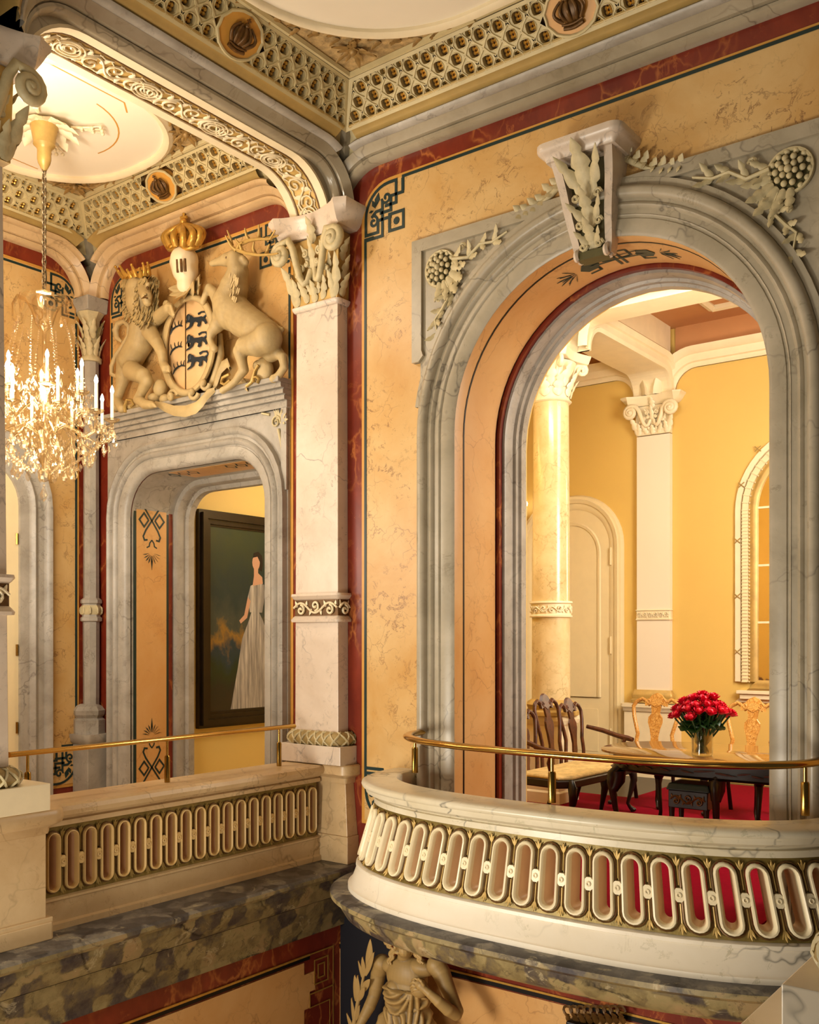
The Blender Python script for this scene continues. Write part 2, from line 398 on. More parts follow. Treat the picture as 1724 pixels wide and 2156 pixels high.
# ================================================================ THE ROOM: walls, beams, cornices, ceilings, floors
XB, XG = .12, -.27            # hall face and gallery face of the arched beam between hall and gallery
GX = -3.07                    # far-left wall of the gallery
YN = -2.85                    # near end of gallery and of the hall bay
ZC = 5.68                     # ceilings
wy = plY(0); bx = plX(XB); gx = plX(GX)
ACX, AHW, ASP = 2.28, 1.09, 3.15     # big arch: centre, half width, springing height
AR = arch(ACX, AHW, 0, ASP, 40)
def halfarc(r, a0, a1, n=20): return arcp(ACX, ASP, r, a0, a1, n)
g = G(); T = .50
def wp(poly): g.prism(poly, lambda a, b, d: (a, d, b), 0, T)
DX0, DX1, DZ, DR = -2.50, -.70, 3.22, .38   # gallery doorway
wp([(-3.5, -.35), (DX0, -.35), (DX0, 6), (-3.5, 6)])
wp([(DX0, DZ-DR)]+arcp(DX0+DR, DZ-DR, DR, pi, pi/2, 8)+arcp(DX1-DR, DZ-DR, DR, pi/2, 0, 8)+[(DX1, 6), (DX0, 6)])
wp([(DX1, -2.6), (ACX-AHW, -2.6), (ACX-AHW, 6), (DX1, 6)])
wp([(ACX-AHW, ASP)]+halfarc(AHW, pi, pi/2)[1:]+[(ACX, 6), (ACX-AHW, 6)])
wp([(ACX, 6)]+halfarc(AHW, pi/2, 0)+[(ACX+AHW, 6)])
wp([(ACX+AHW, -2.6), (5.3, -2.6), (5.3, 6), (ACX+AHW, 6)])
wp([(ACX-AHW, -2.6), (ACX+AHW, -2.6), (ACX+AHW, -.02), (ACX-AHW, -.02)])
struct(g.build('wall_right', M['red'], smooth=0))
# ---- yellow marble field of the arch bay, with amber edge and dark green inlay line
def field(x0, x1, z0, z1, r, d, hole=None, low=True):
    P = [(x0, z0), (x0, z1-r)]+arcp(x0+r, z1-r, r, pi, pi/2, 8)[1:]+arcp(x1-r, z1-r, r, pi/2, 0, 8)+[(x1, z0)]
    return P+(hole or [])
hole = [(ACX+1.33, .3)]+[(p[0], p[1]) for p in halfarc(1.33, 0, pi, 30)]+[(ACX-1.33, .3)]
F0, F1, FZ0, FZ1, FR = .32, 4.24, .30, 5.135, .27
g = G().prism(field(F0, F1, FZ0, FZ1, FR, 0, hole), wy, 0, .008); yf = trim(g, M['amber'], smooth=0)
g = G().prism(field(F0+.03, F1-.03, FZ0+.03, FZ1-.03, FR-.02, 0, [(p[0], max(p[1], .33)) for p in hole]), wy, 0, .011); trim(g, M['yellow'], smooth=0)
def strip(pts, w, pl, d=.013, th=.002): return G().ribbon2(pts, w, pl, d, th=th)
g = strip([(F0+.04, .62), (F0+.04, 4.72), (F0+.12, 4.72)], .022, wy)
g.ribbon2([(F0+.40, 5.0), (F0+.40, 5.105), (ACX+1.4, 5.105), (F1-.4, 5.105)], .022, wy, .013, th=.002)
trim(g, M['green'], smooth=0)
def knot(g, fn, S, su=1, sv=1, w=.30):
    """interlaced corner ornament on a 6x6 unit square; (0,0) is the outer corner"""
    def P(L): return [(su*u*S/6, sv*-v*S/6) for u, v in L]
    W = S/6*w*1.25
    st = [arcp(3.6, 3.6, 3.6, pi, 1.5*pi, 8)+[(4.7, 0), (4.7, 2.7), (3.0, 2.7)],
          [(0, 3.6), (0, 5.6), (1.9, 5.6), (1.9, 4.2), (4.0, 4.2)],
          [(5.7, 0), (5.7, 1.7), (3.9, 1.7), (3.9, 3.4), (2.2, 3.4)],
          [(0, 6.2), (2.6, 6.2), (2.6, 5.0), (2.6, 3.0), (2.6, 2.0)],
          [(2.4, 3.0), (1.6, 3.05), (.9, 3.6)]]
    for L in st: g.ribbon2(P(L), W, fn, .014, th=.002)
    sq = [(3.7, 3.9), (5.8, 3.9), (5.8, 5.9), (3.7, 5.9)]
    g.ribbon2(P(sq), W, fn, .0145, closed=True, th=.002)
    g.ribbon2(P(spiral(3.2, 1.7, .75, 1.2, pi, -1 if True else 1, 14)), W*.8, fn, .0143, th=.002)
    g.ribbon2(P(spiral(1.2, 4.2, .75, 1.2, -pi/2, 1, 14)), W*.8, fn, .0143, th=.002)
    g.prism([(su*S/6*(4.75+.45*cos(a)), -sv*S/6*(4.9+.45*sin(a))) for a in [2*pi*i/10 for i in range(10)]], fn, .012, .016)
    for (u0, v0), (u1, v1) in (((1.5, 2.6), (1.0, 1.5)), ((1.6, 2.4), (2.0, .8)), ((1.2, 2.8), (.5, 2.9))):
        m = ((u0+u1)/2, (v0+v1)/2); nx, ny = -(v1-v0)*.25, (u1-u0)*.25
        g.prism(P([(u0, v0), (m[0]+nx, m[1]+ny), (u1, v1), (m[0]-nx, m[1]-ny)]), fn, .012, .016)
def off(fn, s0, z0): return lambda a, b, d: fn(s0+a, z0+b, d)
kn = G(); knot(kn, off(wy, F0+.045, FZ1-.04), .37); knot(kn, off(wy, F0+.045, FZ0+.04), .37, 1, -1)
trim(kn, M['green'], smooth=0)
# ---- grey marble surround of the big arch
SX0, SX1, SZ = .83, 3.73, 4.58
hole2 = [(ACX+AHW, 0)]+halfarc(AHW, 0, pi, 40)+[(ACX-AHW, 0)]
g = G().prism([(.89, 0), (.89, 3.70), (SX0, 3.70), (SX0, SZ), (SX1, SZ), (SX1, 3.70), (3.67, 3.70), (3.67, 0)]+hole2, wy, 0, .028)
g.prism([(SX0, 3.70), (SX0+.085, 3.78), (SX0+.085, SZ-.085), (SX0, SZ)], wy, .02, .055)
g.prism([(SX1, 3.70), (SX1-.085, 3.78), (SX1-.085, SZ-.085), (SX1, SZ)], wy, .02, .055)
g.prism([(SX0, SZ), (SX0+.085, SZ-.085), (SX1-.085, SZ-.085), (SX1, SZ)], wy, .02, .055)
g.prism([(SX0, 3.70), (.89, 3.70), (.93, 3.74), (SX0+.085, 3.78)], wy, .02, .055)
trim(g, M['grey'], smooth=0)
prof = [(0, 0), (0, .035), (.02, .05), (.10, .05), (.105, .042), (.112, .042), (.117, .052), (.125, .055), (.128, .05), (.16, .05), (.165, .062), (.18, .072), (.197, .066), (.20, .06), (.215, .06), (.22, .085), (.235, .102), (.26, .108), (.283, .098), (.295, .075), (.30, .05), (.30, 0)]
trim(sweep(G(), AR, prof, wy), M['grey'], smooth=50)
g = sweep(G(), [p for p in AR if p[0][1] > 3.3], [(.30, .02), (.30, .058), (.345, .058), (.345, .02)], wy); trim(g, M['grey'], smooth=50)
# reveal of the arch: orange marble soffit, dark edging, pale inner frame
trim(sweep(G(), AR, [(.0, .03), (-.004, -.01), (-.004, -.07)], wy), M['orange'], smooth=60)
trim(sweep(G(), AR, [(-.004, -.07), (-.007, -.07), (-.007, -.085), (-.004, -.085)], wy), M['black'], smooth=60)
sf = trim(sweep(G(), AR, [(-.004, -.085), (-.004, -.50)], wy), M['orange'], smooth=60)
trim(sweep(G(), AR, [(0, -.515), (-.03, -.515), (-.03, -.56), (0, -.56)], wy), M['red'], smooth=60)
trim(sweep(G(), AR, [(0, -.56), (-.05, -.56), (-.055, -.58), (-.055, -.67), (-.075, -.68), (-.075, -.72), (-.095, -.73), (-.095, -.80), (0, -.80), (.3, -.80)], wy), M['greylight'], smooth=50)
# painted knot on the crown of the soffit
def sof(a, b, d):      # a along the arc (m, from the crown), b across the depth (m)
    t = pi/2-a/AHW; r = AHW-.006-d
    return (ACX+r*cos(t), .085+b, ASP+r*sin(t))
g = G(); w_ = .018
for q in (1, -1):
    g.ribbon2([(-.16*q, .30), (-.16*q, .14), (.16*q, .14), (.16*q, .30), (.24*q, .30)], w_, sof, .002)
    g.ribbon2([(-.22*q, .20), (.10*q, .20), (.10*q, .10), (.02*q, .10), (.02*q, .33)], w_, sof, .002)
    g.prism([(.2*q+.07*cos(a), .2+.07*sin(a)) for a in [2*pi*i/6 for i in range(6)]], sof, 0, .003)
    for k in range(9):
        a = -1.1+k*.28; x = (.31+.03*(k % 2))*q; y = .2
        g.prism([(x, y+.02*sin(a)), (x+.08*q*cos(a), y+.09*sin(a)-.005), (x+.11*q*cos(a), y+.12*sin(a)), (x+.08*q*cos(a), y+.09*sin(a)+.005)], sof, 0, .003)
trim(g, M['green'], smooth=0)
# ---- lower wall under the gallery level: gold line and orange marble below the dark red band
g = G().prism([(.1, -2.6), (5.2, -2.6), (5.2, -.70), (.1, -.70)], wy, 0, .01); trim(g, M['orange'], smooth=0)
trim(strip([(.1, -.675), (5.2, -.675)], .03, wy, .006, .006), M['black'], smooth=0)
trim(strip([(.1, -.652), (5.2, -.652)], .014, wy, .008, .006), M['gold'], smooth=0)
# ---- beam and arched opening between hall and gallery (in the plane X)
BY0, BY1, BZ, BRR = -2.70, -.13, 5.27, .42
BP = bay(BY0, BY1, 4.86, BZ, BRR, 10)
def beam_poly(z0): return [(-3.25, z0), (BY0, z0)]+[p for p, n in BP[1:-1]]+[(BY1, z0), (0, z0), (0, 6), (-3.25, 6)]
g = G().prism(beam_poly(4.98), lambda a, b, d: (d, a, b), XG, XB)
struct(g.build('wall_left', M['cornice'], smooth=0))
g = sweep(G(), BP, [(.0, .0), (-.02, 0), (-.02, -.07), (-.012, -.075), (-.012, -.315), (-.02, -.32), (-.02, -.39), (0, -.39)], bx)
trim(g, M['cream'], smooth=50)
L = [0]
for (p, _), (q, _) in zip(BP, BP[1:]): L.append(L[-1]+sqrt((q[0]-p[0])**2+(q[1]-p[1])**2))
def sofb(a, b, d):     # a along the soffit from the wall end, b across
    a = L[-1]-max(0, min(L[-1], a)); i = max(j for j in range(len(L)-1) if L[j] <= a+1e-9)
    t = (a-L[i])/(L[i+1]-L[i]); (p, n), (q, m) = BP[i], BP[i+1]
    nn = (n[0]+(m[0]-n[0])*t, n[1]+(m[1]-n[1])*t)
    return (XB-.195+b, p[0]+(q[0]-p[0])*t-nn[0]*(d+.012), p[1]+(q[1]-p[1])*t-nn[1]*(d+.012))
g = G(); scrollwork(g, sofb, L[-1], .22, .15, .0075, .010)
for k in range(6):
    c = .10+k*(L[-1]-.2)/5
    for r_ in (.035, .06, .085): g.tube([sofb(c+r_*cos(t)*1.2, r_*sin(t), .014) for t in [2*pi*i/16 for i in range(16)]], .007, 6, True)
for k in range(40):
    a = L[-1]*(k+.5)/40; g.tube([sofb(a-.05, -.09, .005), sofb(a, -.075+.02*(k % 2), .008), sofb(a+.05, -.09, .005)], .005, 5); g.tube([sofb(a-.05, .09, .005), sofb(a, .075-.02*(k % 2), .008), sofb(a+.05, .09, .005)], .005, 5)
trim(g, M['cream'], smooth=60)
trim(sweep(G(), BP, [(-.0125, -.09), (-.0135, -.09), (-.0135, -.30), (-.0125, -.30)], bx), M['gilt'], smooth=50)
g = sweep(G(), BP, [(-.012, -.08), (-.018, -.08), (-.018, -.09), (-.012, -.09)], bx); sweep(g, BP, [(-.012, -.30), (-.018, -.30), (-.018, -.31), (-.012, -.31)], bx); trim(g, M['bronze'], smooth=50)
# ---- cornice mouldings that frame each bay
PF1 = [(-.005, 0), (-.005, .03), (.002, .055), (.018, .075), (.036, .078), (.044, .068), (.046, .10), (.09, .145), (.094, .15)]
PF2 = [(.094, .13), (.096, .165), (.105, .195), (.122, .205), (.134, .195), (.136, .18)]
PF3 = [(.134, .16), (.137, .205), (.15, .225), (.178, .255), (.182, .275), (.19, .285), (.20, .285), (.21, .27), (.21, .05)]
def bay_arc(s0, s1, zt, r, aL, aR, n=10):
    P = [((s0+r+r*cos(a), zt-r+r*sin(a)), (cos(a), sin(a))) for a in [pi-aL-(pi/2-aL)*i/n for i in range(n+1)]]
    return P+[((s1-r+r*cos(a), zt-r+r*sin(a)), (cos(a), sin(a))) for a in [pi/2-(pi/2-aR)*i/n for i in range(n+1)]]
def cornice(s0, s1, zb, zt, r, pl, m1=None, cL=None, cR=None):
    '''cL, cR: clear distance of each end from the neighbouring wall, so the outer mouldings stop at the mitre'''
    trim(sweep(G(), bay(s0, s1, zb, zt, r), PF1, pl), m1 or M['cornice'], smooth=40)
    def ang(c, n, d):
        if c is None: return 0.0
        q = (c+r-d-.035)/(r+n)       # cos of the start angle
        return math.acos(max(-1, min(1, q))) if q < 1 else 0.0
    for pf, n, d, m in ((PF2, .12, .20, m1 or M['greylight']), (PF3, .19, .27, M['goldcove'])):
        trim(sweep(G(), bay_arc(s0, s1, zt, r, ang(cL, n, d), ang(cR, n, d)), pf, pl), m, smooth=55)
cornice(.13, 4.43, 4.90, 5.262, .36, wy, None, .01, .01)
cornice(BY0, BY1, 4.99, 5.262, .27, bx, None, None, .13)
cornice(-2.84, -.36, 4.94, 5.27, .33, wy, M['beige'], .23, .09)
cornice(YN+.22, -.22, 4.94, 5.27, .33, gx, M['beige'], .22, .22)
g = G()      # little mitre blocks where two bays meet
for cx, cy, sx, sy in ((XB, 0, 1, -1), (GX, 0, 1, -1), (XG, 0, -1, -1)):
    q = lambda e: [(cx-sx*.02, cy-sy*.02), (cx+sx*e, cy-sy*.02), (cx+sx*e, cy+sy*e), (cx-sx*.02, cy+sy*e)]
    for (z0, e0), (z1, e1) in (((5.02, .0), (5.28, .09)), ((5.28, .09), (5.44, .235)), ((5.44, .235), (5.47, .25))): g.hexa(q(e0), z0, z1, q(e1))
trim(g, M['cornice'], smooth=0)
# ---- pierced diamond lattice panels sloping up to the ceilings
def lattice(pl, c0, c1, skip=None, P=.142, ext=0.0):
    d0, z0, d1, z1 = .255-ext, 5.435-ext*1.15, .455, 5.665
    Lt = sqrt((d1-d0)**2+(z1-z0)**2); ud, uz = (d1-d0)/Lt, (z1-z0)/Lt
    fn = lambda s, t, e: pl(s, z0+uz*t-e*ud, d0+ud*t+e*uz)
    g = G(); m_ = .022; g.k = 0
    def trap(p):     # clip to the mitred trapezoid
        p = clip_poly(p, 0, 1, m_)
        p = clip_poly(p, 0, -1, -(Lt-m_)) if p else p
        p = clip_poly(p, 1, -ud, c0+d0+m_) if p else p
        return clip_poly(p, -1, -ud, -(c1-d0-m_)) if p else p
    H = P*.52; n = int((c1-c0)/P)+2
    g.k = 1; g.prism([(c0+d0, 0), (c1-d0, 0), (c1-d1, Lt), (c0+d1, Lt)], fn, -.05, -.04)
    g.k = 0; g.prism([(c0+d0-.17*ud, -.17), (c1-d0+.17*ud, -.17), (c1-d0, .01), (c0+d0, .01)], fn, -.075, -.06)
    b = [(c0+d0, 0), (c1-d0, 0), (c1-d1, Lt), (c0+d1, Lt)]; bi = [(c0+d0+m_*1.9, m_), (c1-d0-m_*1.9, m_), (c1-d1-m_*1.4, Lt-m_), (c0+d1+m_*1.4, Lt-m_)]
    for i in range(4):
        j = (i+1) % 4; g.prism([b[i], b[j], bi[j], bi[i]], fn, -.04, .010)
    for row in range(-1, int(Lt/H)+3):
        for k in range(-1, n+1):
            cs = (c0+c1)/2+(k-n//2+(.5 if row % 2 else 0))*P; ct = Lt/2+(row-int(Lt/H/2+.5))*H
            if skip and (cs-skip[0])**2+(ct-Lt/2)**2 < skip[1]**2: continue
            poly = trap([(cs-P/2, ct), (cs, ct-H), (cs+P/2, ct), (cs, ct+H)])
            if len(poly) < 3: continue
            ar = abs(sum(poly[i][0]*poly[(i+1) % len(poly)][1]-poly[(i+1) % len(poly)][0]*poly[i][1] for i in range(len(poly))))/2
            if ar < P*H*.16: continue
            mx = sum(p[0] for p in poly)/len(poly); my = sum(p[1] for p in poly)/len(poly)
            N = 16; ring = []; hol = []
            rr = sqrt(ar)*.335
            for i in range(N):
                a = 2*pi*i/N+.01; dx, dy = cos(a), sin(a); best = 9
                for q in range(len(poly)):
                    (x1, y1), (x2, y2) = poly[q], poly[(q+1) % len(poly)]; ex, ey = x2-x1, y2-y1
                    den = dx*ey-dy*ex
                    if abs(den) > 1e-9:
                        t = ((x1-mx)*ey-(y1-my)*ex)/den; u = ((x1-mx)*dy-(y1-my)*dx)/den
                        if t > 0 and -1e-6 <= u <= 1.000001: best = min(best, t)
                ring.append((mx+dx*best, my+dy*best)); h = min(rr*1.0/((abs(cos(a))**4+abs(sin(a))**4)**.25), best*.80); hol.append((mx+dx*h, my+dy*h))
            lp = lambda t, e: [fn(x+(u-x)*t, y+(v-y)*t, e) for (x, y), (u, v) in zip(ring, hol)]
            g.grid([lp(0, .011), lp(.22, .011), lp(.34, .002), lp(.8, .001), lp(.85, .007), lp(1, .006), lp(1, -.045)], False, True)
            g.k = 2
            q = min(rr*.42, .019)
            for a in range(4):
                g.ball(fn(mx+q*1.2*cos(a*pi/2+pi/4), my+q*1.25*sin(a*pi/2+pi/4), -.03), q*.95, nu=6, nv=4)
            g.k = 0
    TR[0] += 1
    o = struct(g.build('trim_%d' % TR[0], [M['lattice'], M['bronze'], M['gold']], smooth=30)); return fn, Lt
fnR, Lr = lattice(wy, XB, 4.44, (ACX, .20))
fnB, Lb = lattice(bx, -2.82, 0, (-1.41, .20))
fnG, Lg = lattice(wy, GX, XG, (-1.60, .19))
fnL, Ll = lattice(gx, YN, 0)
def crown(g, fn, S, s0, t0, e0=.02):
    """royal crown in relief lying on surface fn(s,t,e); S overall width"""
    f = lambda a, b, c: fn(s0+a*S, t0+b*S, e0+c*S)
    o_ = Vector(fn(0, 0, 0)); R_ = Matrix([(Vector(fn(*e))-o_) for e in ((1, 0, 0), (0, 1, 0), (0, 0, 1))]).transposed()
    g.ball(f(0, .0, .03), .36*S, .29*S, .10*S, 16, 10, R_.to_3x3())
    g.tube([f(-.30+.6*i/10, -.36-.05*sin(pi*i/10), .05) for i in range(11)], .055*S, 8)
    g.tube([f(-.32+.64*i/10, -.26-.05*sin(pi*i/10), .07) for i in range(11)], .035*S, 8)
    for q in (-1, -.55, 0, .55, 1):
        g.tube([f(q*(.27+.23*sin(pi*t*.72))*(1-.55*t**3), -.22+.52*t, .04+.15*sin(pi*t)*(1-.4*abs(q))) for t in [i/9 for i in range(10)]], [.062*S*(1-.4*i/9) for i in range(10)], 8)
    g.ball(f(0, .32, .08), .075*S, nu=8, nv=6); g.tube([f(0, .34, .08), f(0, .52, .08)], .028*S, 6); g.tube([f(-.07, .45, .08), f(.07, .45, .08)], .026*S, 6)
def medallion(label, fn, Lt, s0, R):
    c = Vector(fn(s0, Lt/2, 0)); t = thing('crown_medallion', label, 'ceiling medallion', c, 'crown medallions in the ceiling lattice')
    f = lambda a, b, d: fn(s0+a, Lt/2+b, d)
    oct_ = [(R*cos(a)*(1.02 if i % 2 else .97), R*.78*sin(a)) for i, a in enumerate([2*pi*i/24 for i in range(24)])]
    G().prism(oct_, f, -.045, .012).build('disc', M['amber'], t, 0)
    G().tube([f(x, y, .014) for x, y in oct_], .011, 6, True).build('rim', M['lattice'], t)
    g = G(); crown(g, f, R*1.25, 0, 0, .02); g.build('crown', M['bronze'], t, 60)
medallion('round gold medallion with dark crown in ceiling lattice above the big arch', fnR, Lr, ACX, .175)
medallion('round medallion with dark crown in the shadowed ceiling lattice over the gallery opening', fnB, Lb, -1.41, .175)
medallion('small gold medallion with crown in bright gallery ceiling above the coat of arms', fnG, Lg, -1.60, .165)
# ---- ceilings
def ceiling(name, x0, x1, y0, y1, rx, ry, cr, seed):
    """flat ceiling with carved border and a pale dished field with rounded corners"""
    g = G().prism([(x0-.5, y0-.5), (x1+.5, y0-.5), (x1+.5, y1+.5), (x0-.5, y1+.5)], lambda a, b, d: (a, b, d), ZC, ZC+.1)
    struct(g.build(name, M['ornceil'], smooth=0))
    cx, cy = (x0+x1)/2, (y0+y1)/2
    def rr(e, k=12):
        a, b, r = rx+e, ry+e, max(.05, cr+e); P = []
        for sx, sy, a0 in ((1, 1, 0), (-1, 1, pi/2), (-1, -1, pi), (1, -1, 1.5*pi)):
            P += arcp(cx+sx*(a-r), cy+sy*(b-r), r, a0, a0+pi/2, k)
        return P
    flat = lambda a, b, d: (a, b, ZC-d)
    trim(G().prism(rr(0), flat, 0, .012), M['ceil'], smooth=0)
    P = rr(.0); cen = [((a, b), ((a-cx)/max(.01, sqrt((a-cx)**2+(b-cy)**2)), (b-cy)/max(.01, sqrt((a-cx)**2+(b-cy)**2)))) for a, b in P]
    g = G(); g.grid([[flat(a+n[0]*u, b+n[1]*u, d) for u, d in ((0, .012), (.0, .035), (.02, .05), (.045, .052), (.06, .035), (.075, .03), (.085, .012), (.085, 0))] for (a, b), n in cen], True, False)
    trim(g, M['ivory'], smooth=50)
    g = G()        # carved garland just outside the moulding
    for i, ((a, b), n) in enumerate(cen):
        for q in range(2):
            u = .105+q*.04; t = (-n[1], n[0]); sg = 1 if (i+q) % 2 else -1
            g.leaf(flat(a+n[0]*u, b+n[1]*u, .004), flat(a+n[0]*(u+.03*sg)+t[0]*.075, b+n[1]*(u+.03*sg)+t[1]*.075, .016), .026, (0, 0, -1), .2, 3, 2)
    for sx, sy in ((1, 1), (-1, 1), (-1, -1), (1, -1)):     # leaf clusters in the four corners
        kx, ky = cx+sx*(rx+.02-cr*.145), cy+sy*(ry+.02-cr*.145)
        for k in range(16):
            a = 2*pi*k/16*1.0; r_ = .05+.06*(k % 3)
            g.leaf(flat(kx, ky, .01), flat(kx+r_*.95*cos(a), ky+r_*.95*sin(a), .02), .026, (0, 0, -1), .15, 4, 2)
        g.ball(flat(kx, ky, .02), .03, nu=8, nv=6)
    trim(g, M['dimgilt'], smooth=60)
    for e, w, h in ((.0, 0, 0),):
        B = [(x0+.02, y0+.02), (x1-.02, y0+.02), (x1-.02, y1-.02), (x0+.02, y1-.02)]
        g = G()
        for i in range(4):
            (a, b), (c, d) = B[i], B[(i+1) % 4]; g.tube([flat(a, b, .0), flat(c, d, .0)], .022, 8)
        # straight corner rails
        for sx, sy in ((1, 1), (-1, 1), (-1, -1), (1, -1)):
            ex, ey = cx+sx*(rx+.085), cy+sy*(ry+.085)
            g.tube([flat(ex-sx*cr*1.05, ey, .01), flat(ex, ey, .01), flat(ex, ey-sy*cr*1.05, .01)], .026, 6)
        trim(g, M['lattice'], smooth=50)
    return cx, cy, flat
ceiling('ceiling_hall', XB+.455, 4.44-.455, -6.0, -.455, (4.44-XB-.91)/2-.12, (6.0-.455)/2-.12, 1.0, 3)
gcx, gcy, gfl = ceiling('ceiling_gallery', GX+.455, XG-.455, YN+.455, -.455, (XG-GX-.91)/2-.12, (-YN-.91)/2-.12, .72, 5)
g = G().ribbon2([(gcx-.72, gcy-.40), (gcx-.72, gcy+.40)], .012, gfl, .013); g.ribbon2([(gcx+.72, gcy-.72), (gcx+.72, gcy+.2), (gcx+.62, gcy+.3)], .012, gfl, .013)
g.ribbon2([(gcx+.55*cos(a), gcy+.55*sin(a)) for a in [pi*.05+pi*.5*i/12 for i in range(13)]], .012, gfl, .013); trim(g, M['amber'], smooth=0)
# closing walls of the gallery above the cornices and at its near end
g = G().box(GX-.3, GX, YN-.3, 0, -.35, 6); struct(g.build('wall_far_left', M['red'], smooth=0))
g = G().box(GX, XG, YN-.3, YN, 0, 6); struct(g.build('wall_near', M['yellow'], smooth=0))
# ---- gallery: yellow fields, inlay lines and corner knots
g = G().prism([(-2.80, .30), (-2.80, 5.135-.27)]+arcp(-2.53, 4.865, .27, pi, pi/2, 8)[1:]+arcp(-.67, 4.865, .27, pi/2, 0, 8)+[(-.40, .30)]+[(-.5, .3), (-.5, 3.7), (-2.7, 3.7), (-2.7, .3)], wy, 0, .008); trim(g, M['amber'], smooth=0)
g = G().prism([(-2.775, 3.6), (-2.775, 5.11-.25)]+arcp(-2.525, 4.86, .25, pi, pi/2, 8)[1:]+arcp(-.675, 4.86, .25, pi/2, 0, 8)+[(-.425, 3.6)], wy, 0, .012); trim(g, M['yellow'], smooth=0)
g = strip([(-2.40, 5.09), (-.80, 5.09)], .022, wy); g.ribbon2([(-2.765, 3.8), (-2.765, 4.7)], .022, wy, .013, th=.002); g.ribbon2([(-.435, 3.8), (-.435, 4.7)], .022, wy, .013, th=.002)
knot(g, off(wy, -2.765, 5.10), .34); knot(g, off(wy, -.435, 5.10), .34, -1); trim(g, M['green'], smooth=0)
LY0, LY1 = YN+.17, -.17
g = G().prism([(LY0, .30), (LY0, 4.865)]+arcp(LY0+.27, 4.865, .27, pi, pi/2, 8)[1:]+arcp(LY1-.27, 4.865, .27, pi/2, 0, 8)+[(LY1, .30)], gx, 0, .008); trim(g, M['amber'], smooth=0)
g = G().prism([(LY0+.025, .33), (LY0+.025, 4.86)]+arcp(LY0+.275, 4.86, .25, pi, pi/2, 8)[1:]+arcp(LY1-.275, 4.86, .25, pi/2, 0, 8)+[(LY1-.025, .33)], gx, 0, .012); trim(g, M['yellow'], smooth=0)
g = strip([(LY1-.035, .7), (LY1-.035, 4.7)], .022, gx); g.ribbon2([(LY0+.4, 5.09), (LY1-.4, 5.09)], .022, gx, .013, th=.002)
knot(g, off(gx, LY1-.035, 5.10), .34, -1); knot(g, off(gx, LY1-.035, .34), .34, -1, -1); trim(g, M['green'], smooth=0)
# door in the far-left wall of the gallery: grey frame, cream leaf
ldc = YN/2
P_ = bay(ldc-.62, ldc+.62, 0, 3.28, .38, 8)
trim(sweep(G(), P_, [(0, -.02), (0, .05), (.09, .05), (.10, .07), (.13, .09), (.16, .07), (.17, .05), (.24, .05), (.26, .09), (.30, .10), (.32, .07), (.32, -.01)], gx), M['greylight'], smooth=50)
g = G().prism([(ldc-.62, 0)]+[p for p, n in P_[1:-1]]+[(ldc+.62, 0)], gx, 0, .02)
for z0, z1 in ((.3, 1.2), (1.4, 2.95)):
    g.prism([(ldc-.45, z0), (ldc-.45, z1), (ldc+.45, z1), (ldc+.45, z0)], gx, .018, .035)
d2 = struct(g.build('door_2', M['doorcream'], smooth=0)); gg = G()
for z in (2.6, 1.6, .9): gg.tube([gx(ldc+.60, z-.05, .03), gx(ldc+.60, z+.05, .03)], .012, 6)
gg.build('hinge', M['brassdark'], d2)
# floors
struct(G().box(GX, XG+.0, YN, 0, -.28, 0).build('floor_gallery', M['beige'], smooth=0))
struct(G().box(-2.6, -.4, 0, 2.2, -.30, 0).build('floor_corridor', M['beige'], smooth=0))
struct(G().box(-.38, 6.5, .50, 6.2, -.30, 0).build('floor_dining', M['darkwood'], smooth=0))
# ---- gallery doorway: surround, reveal and the corridor beyond
DP = bay(DX0, DX1, 0, DZ, DR, 8)
g = sweep(G(), DP, [(0, -.02), (0, .03), (.03, .06), (.10, .065), (.105, .055), (.115, .055), (.12, .075), (.145, .09), (.17, .075), (.175, .06), (.20, .06), (.205, .085), (.23, .10), (.255, .085), (.26, .04), (.26, 0)], wy); trim(g, M['greylight'], smooth=50)
g = G().prism([(-2.80, 0), (-2.80, 3.62), (-.43, 3.62), (-.43, 0), (DX1+.2, 0), (DX1+.2, DZ-DR)]+arcp(DX1-DR, DZ-DR, DR+.2, 0, pi/2, 8)+arcp(DX0+DR, DZ-DR, DR+.2, pi/2, pi, 8)+[(DX0-.2, 0)], wy, .005, .035)
g.prism([(-2.80, 3.56), (-2.80, 3.62), (-.43, 3.62), (-.43, 3.56)], wy, .03, .055); g.prism([(-.49, 2.9), (-.49, 3.58), (-.43, 3.62), (-.43, 2.9)], wy, .03, .055)
trim(g, M['greylight'], smooth=0)
g = G()                      # moulded ledge carrying the coat of arms
for z0, z1, d in ((3.56, 3.62, .06), (3.62, 3.655, .09), (3.655, 3.665, .08), (3.665, 3.70, .105), (3.70, 3.71, .095), (3.71, 3.75, .13), (3.75, 3.79, .16)): g.box(-2.82, -.42, -d, 0, z0, z1)
trim(g, M['greylight'], smooth=0, bevel=.004)
g = G(); f_ = off(wy, -.72, 3.33)           # small carved corner spandrel of the doorway
for k in range(9):
    a = -.3+k*.24; g.leaf(wy(-.54, 3.47, .03), wy(-.54+.15*cos(a+.2)*(1 if k % 2 else .7), 3.47+.12*sin(a+.2)-.03, .04), .018, (0, -1, 0), .2, 3)
g.tube([wy(x, z, .045) for x, z in spiral(-.555, 3.46, .055, 1.5, 0)], .009, 6); g.tube([wy(-.63, 3.53, .04), wy(-.72, 3.555, .04)], .012, 6); g.tube([wy(-.53, 3.40, .04), wy(-.50, 3.28, .04), wy(-.485, 3.17, .04)], [.014, .012, .006], 6)
trim(g, M['leafstone'], smooth=60)
trim(sweep(G(), DP, [(-.002, -.01), (-.002, -.52)], wy), M['greylight'], smooth=50)
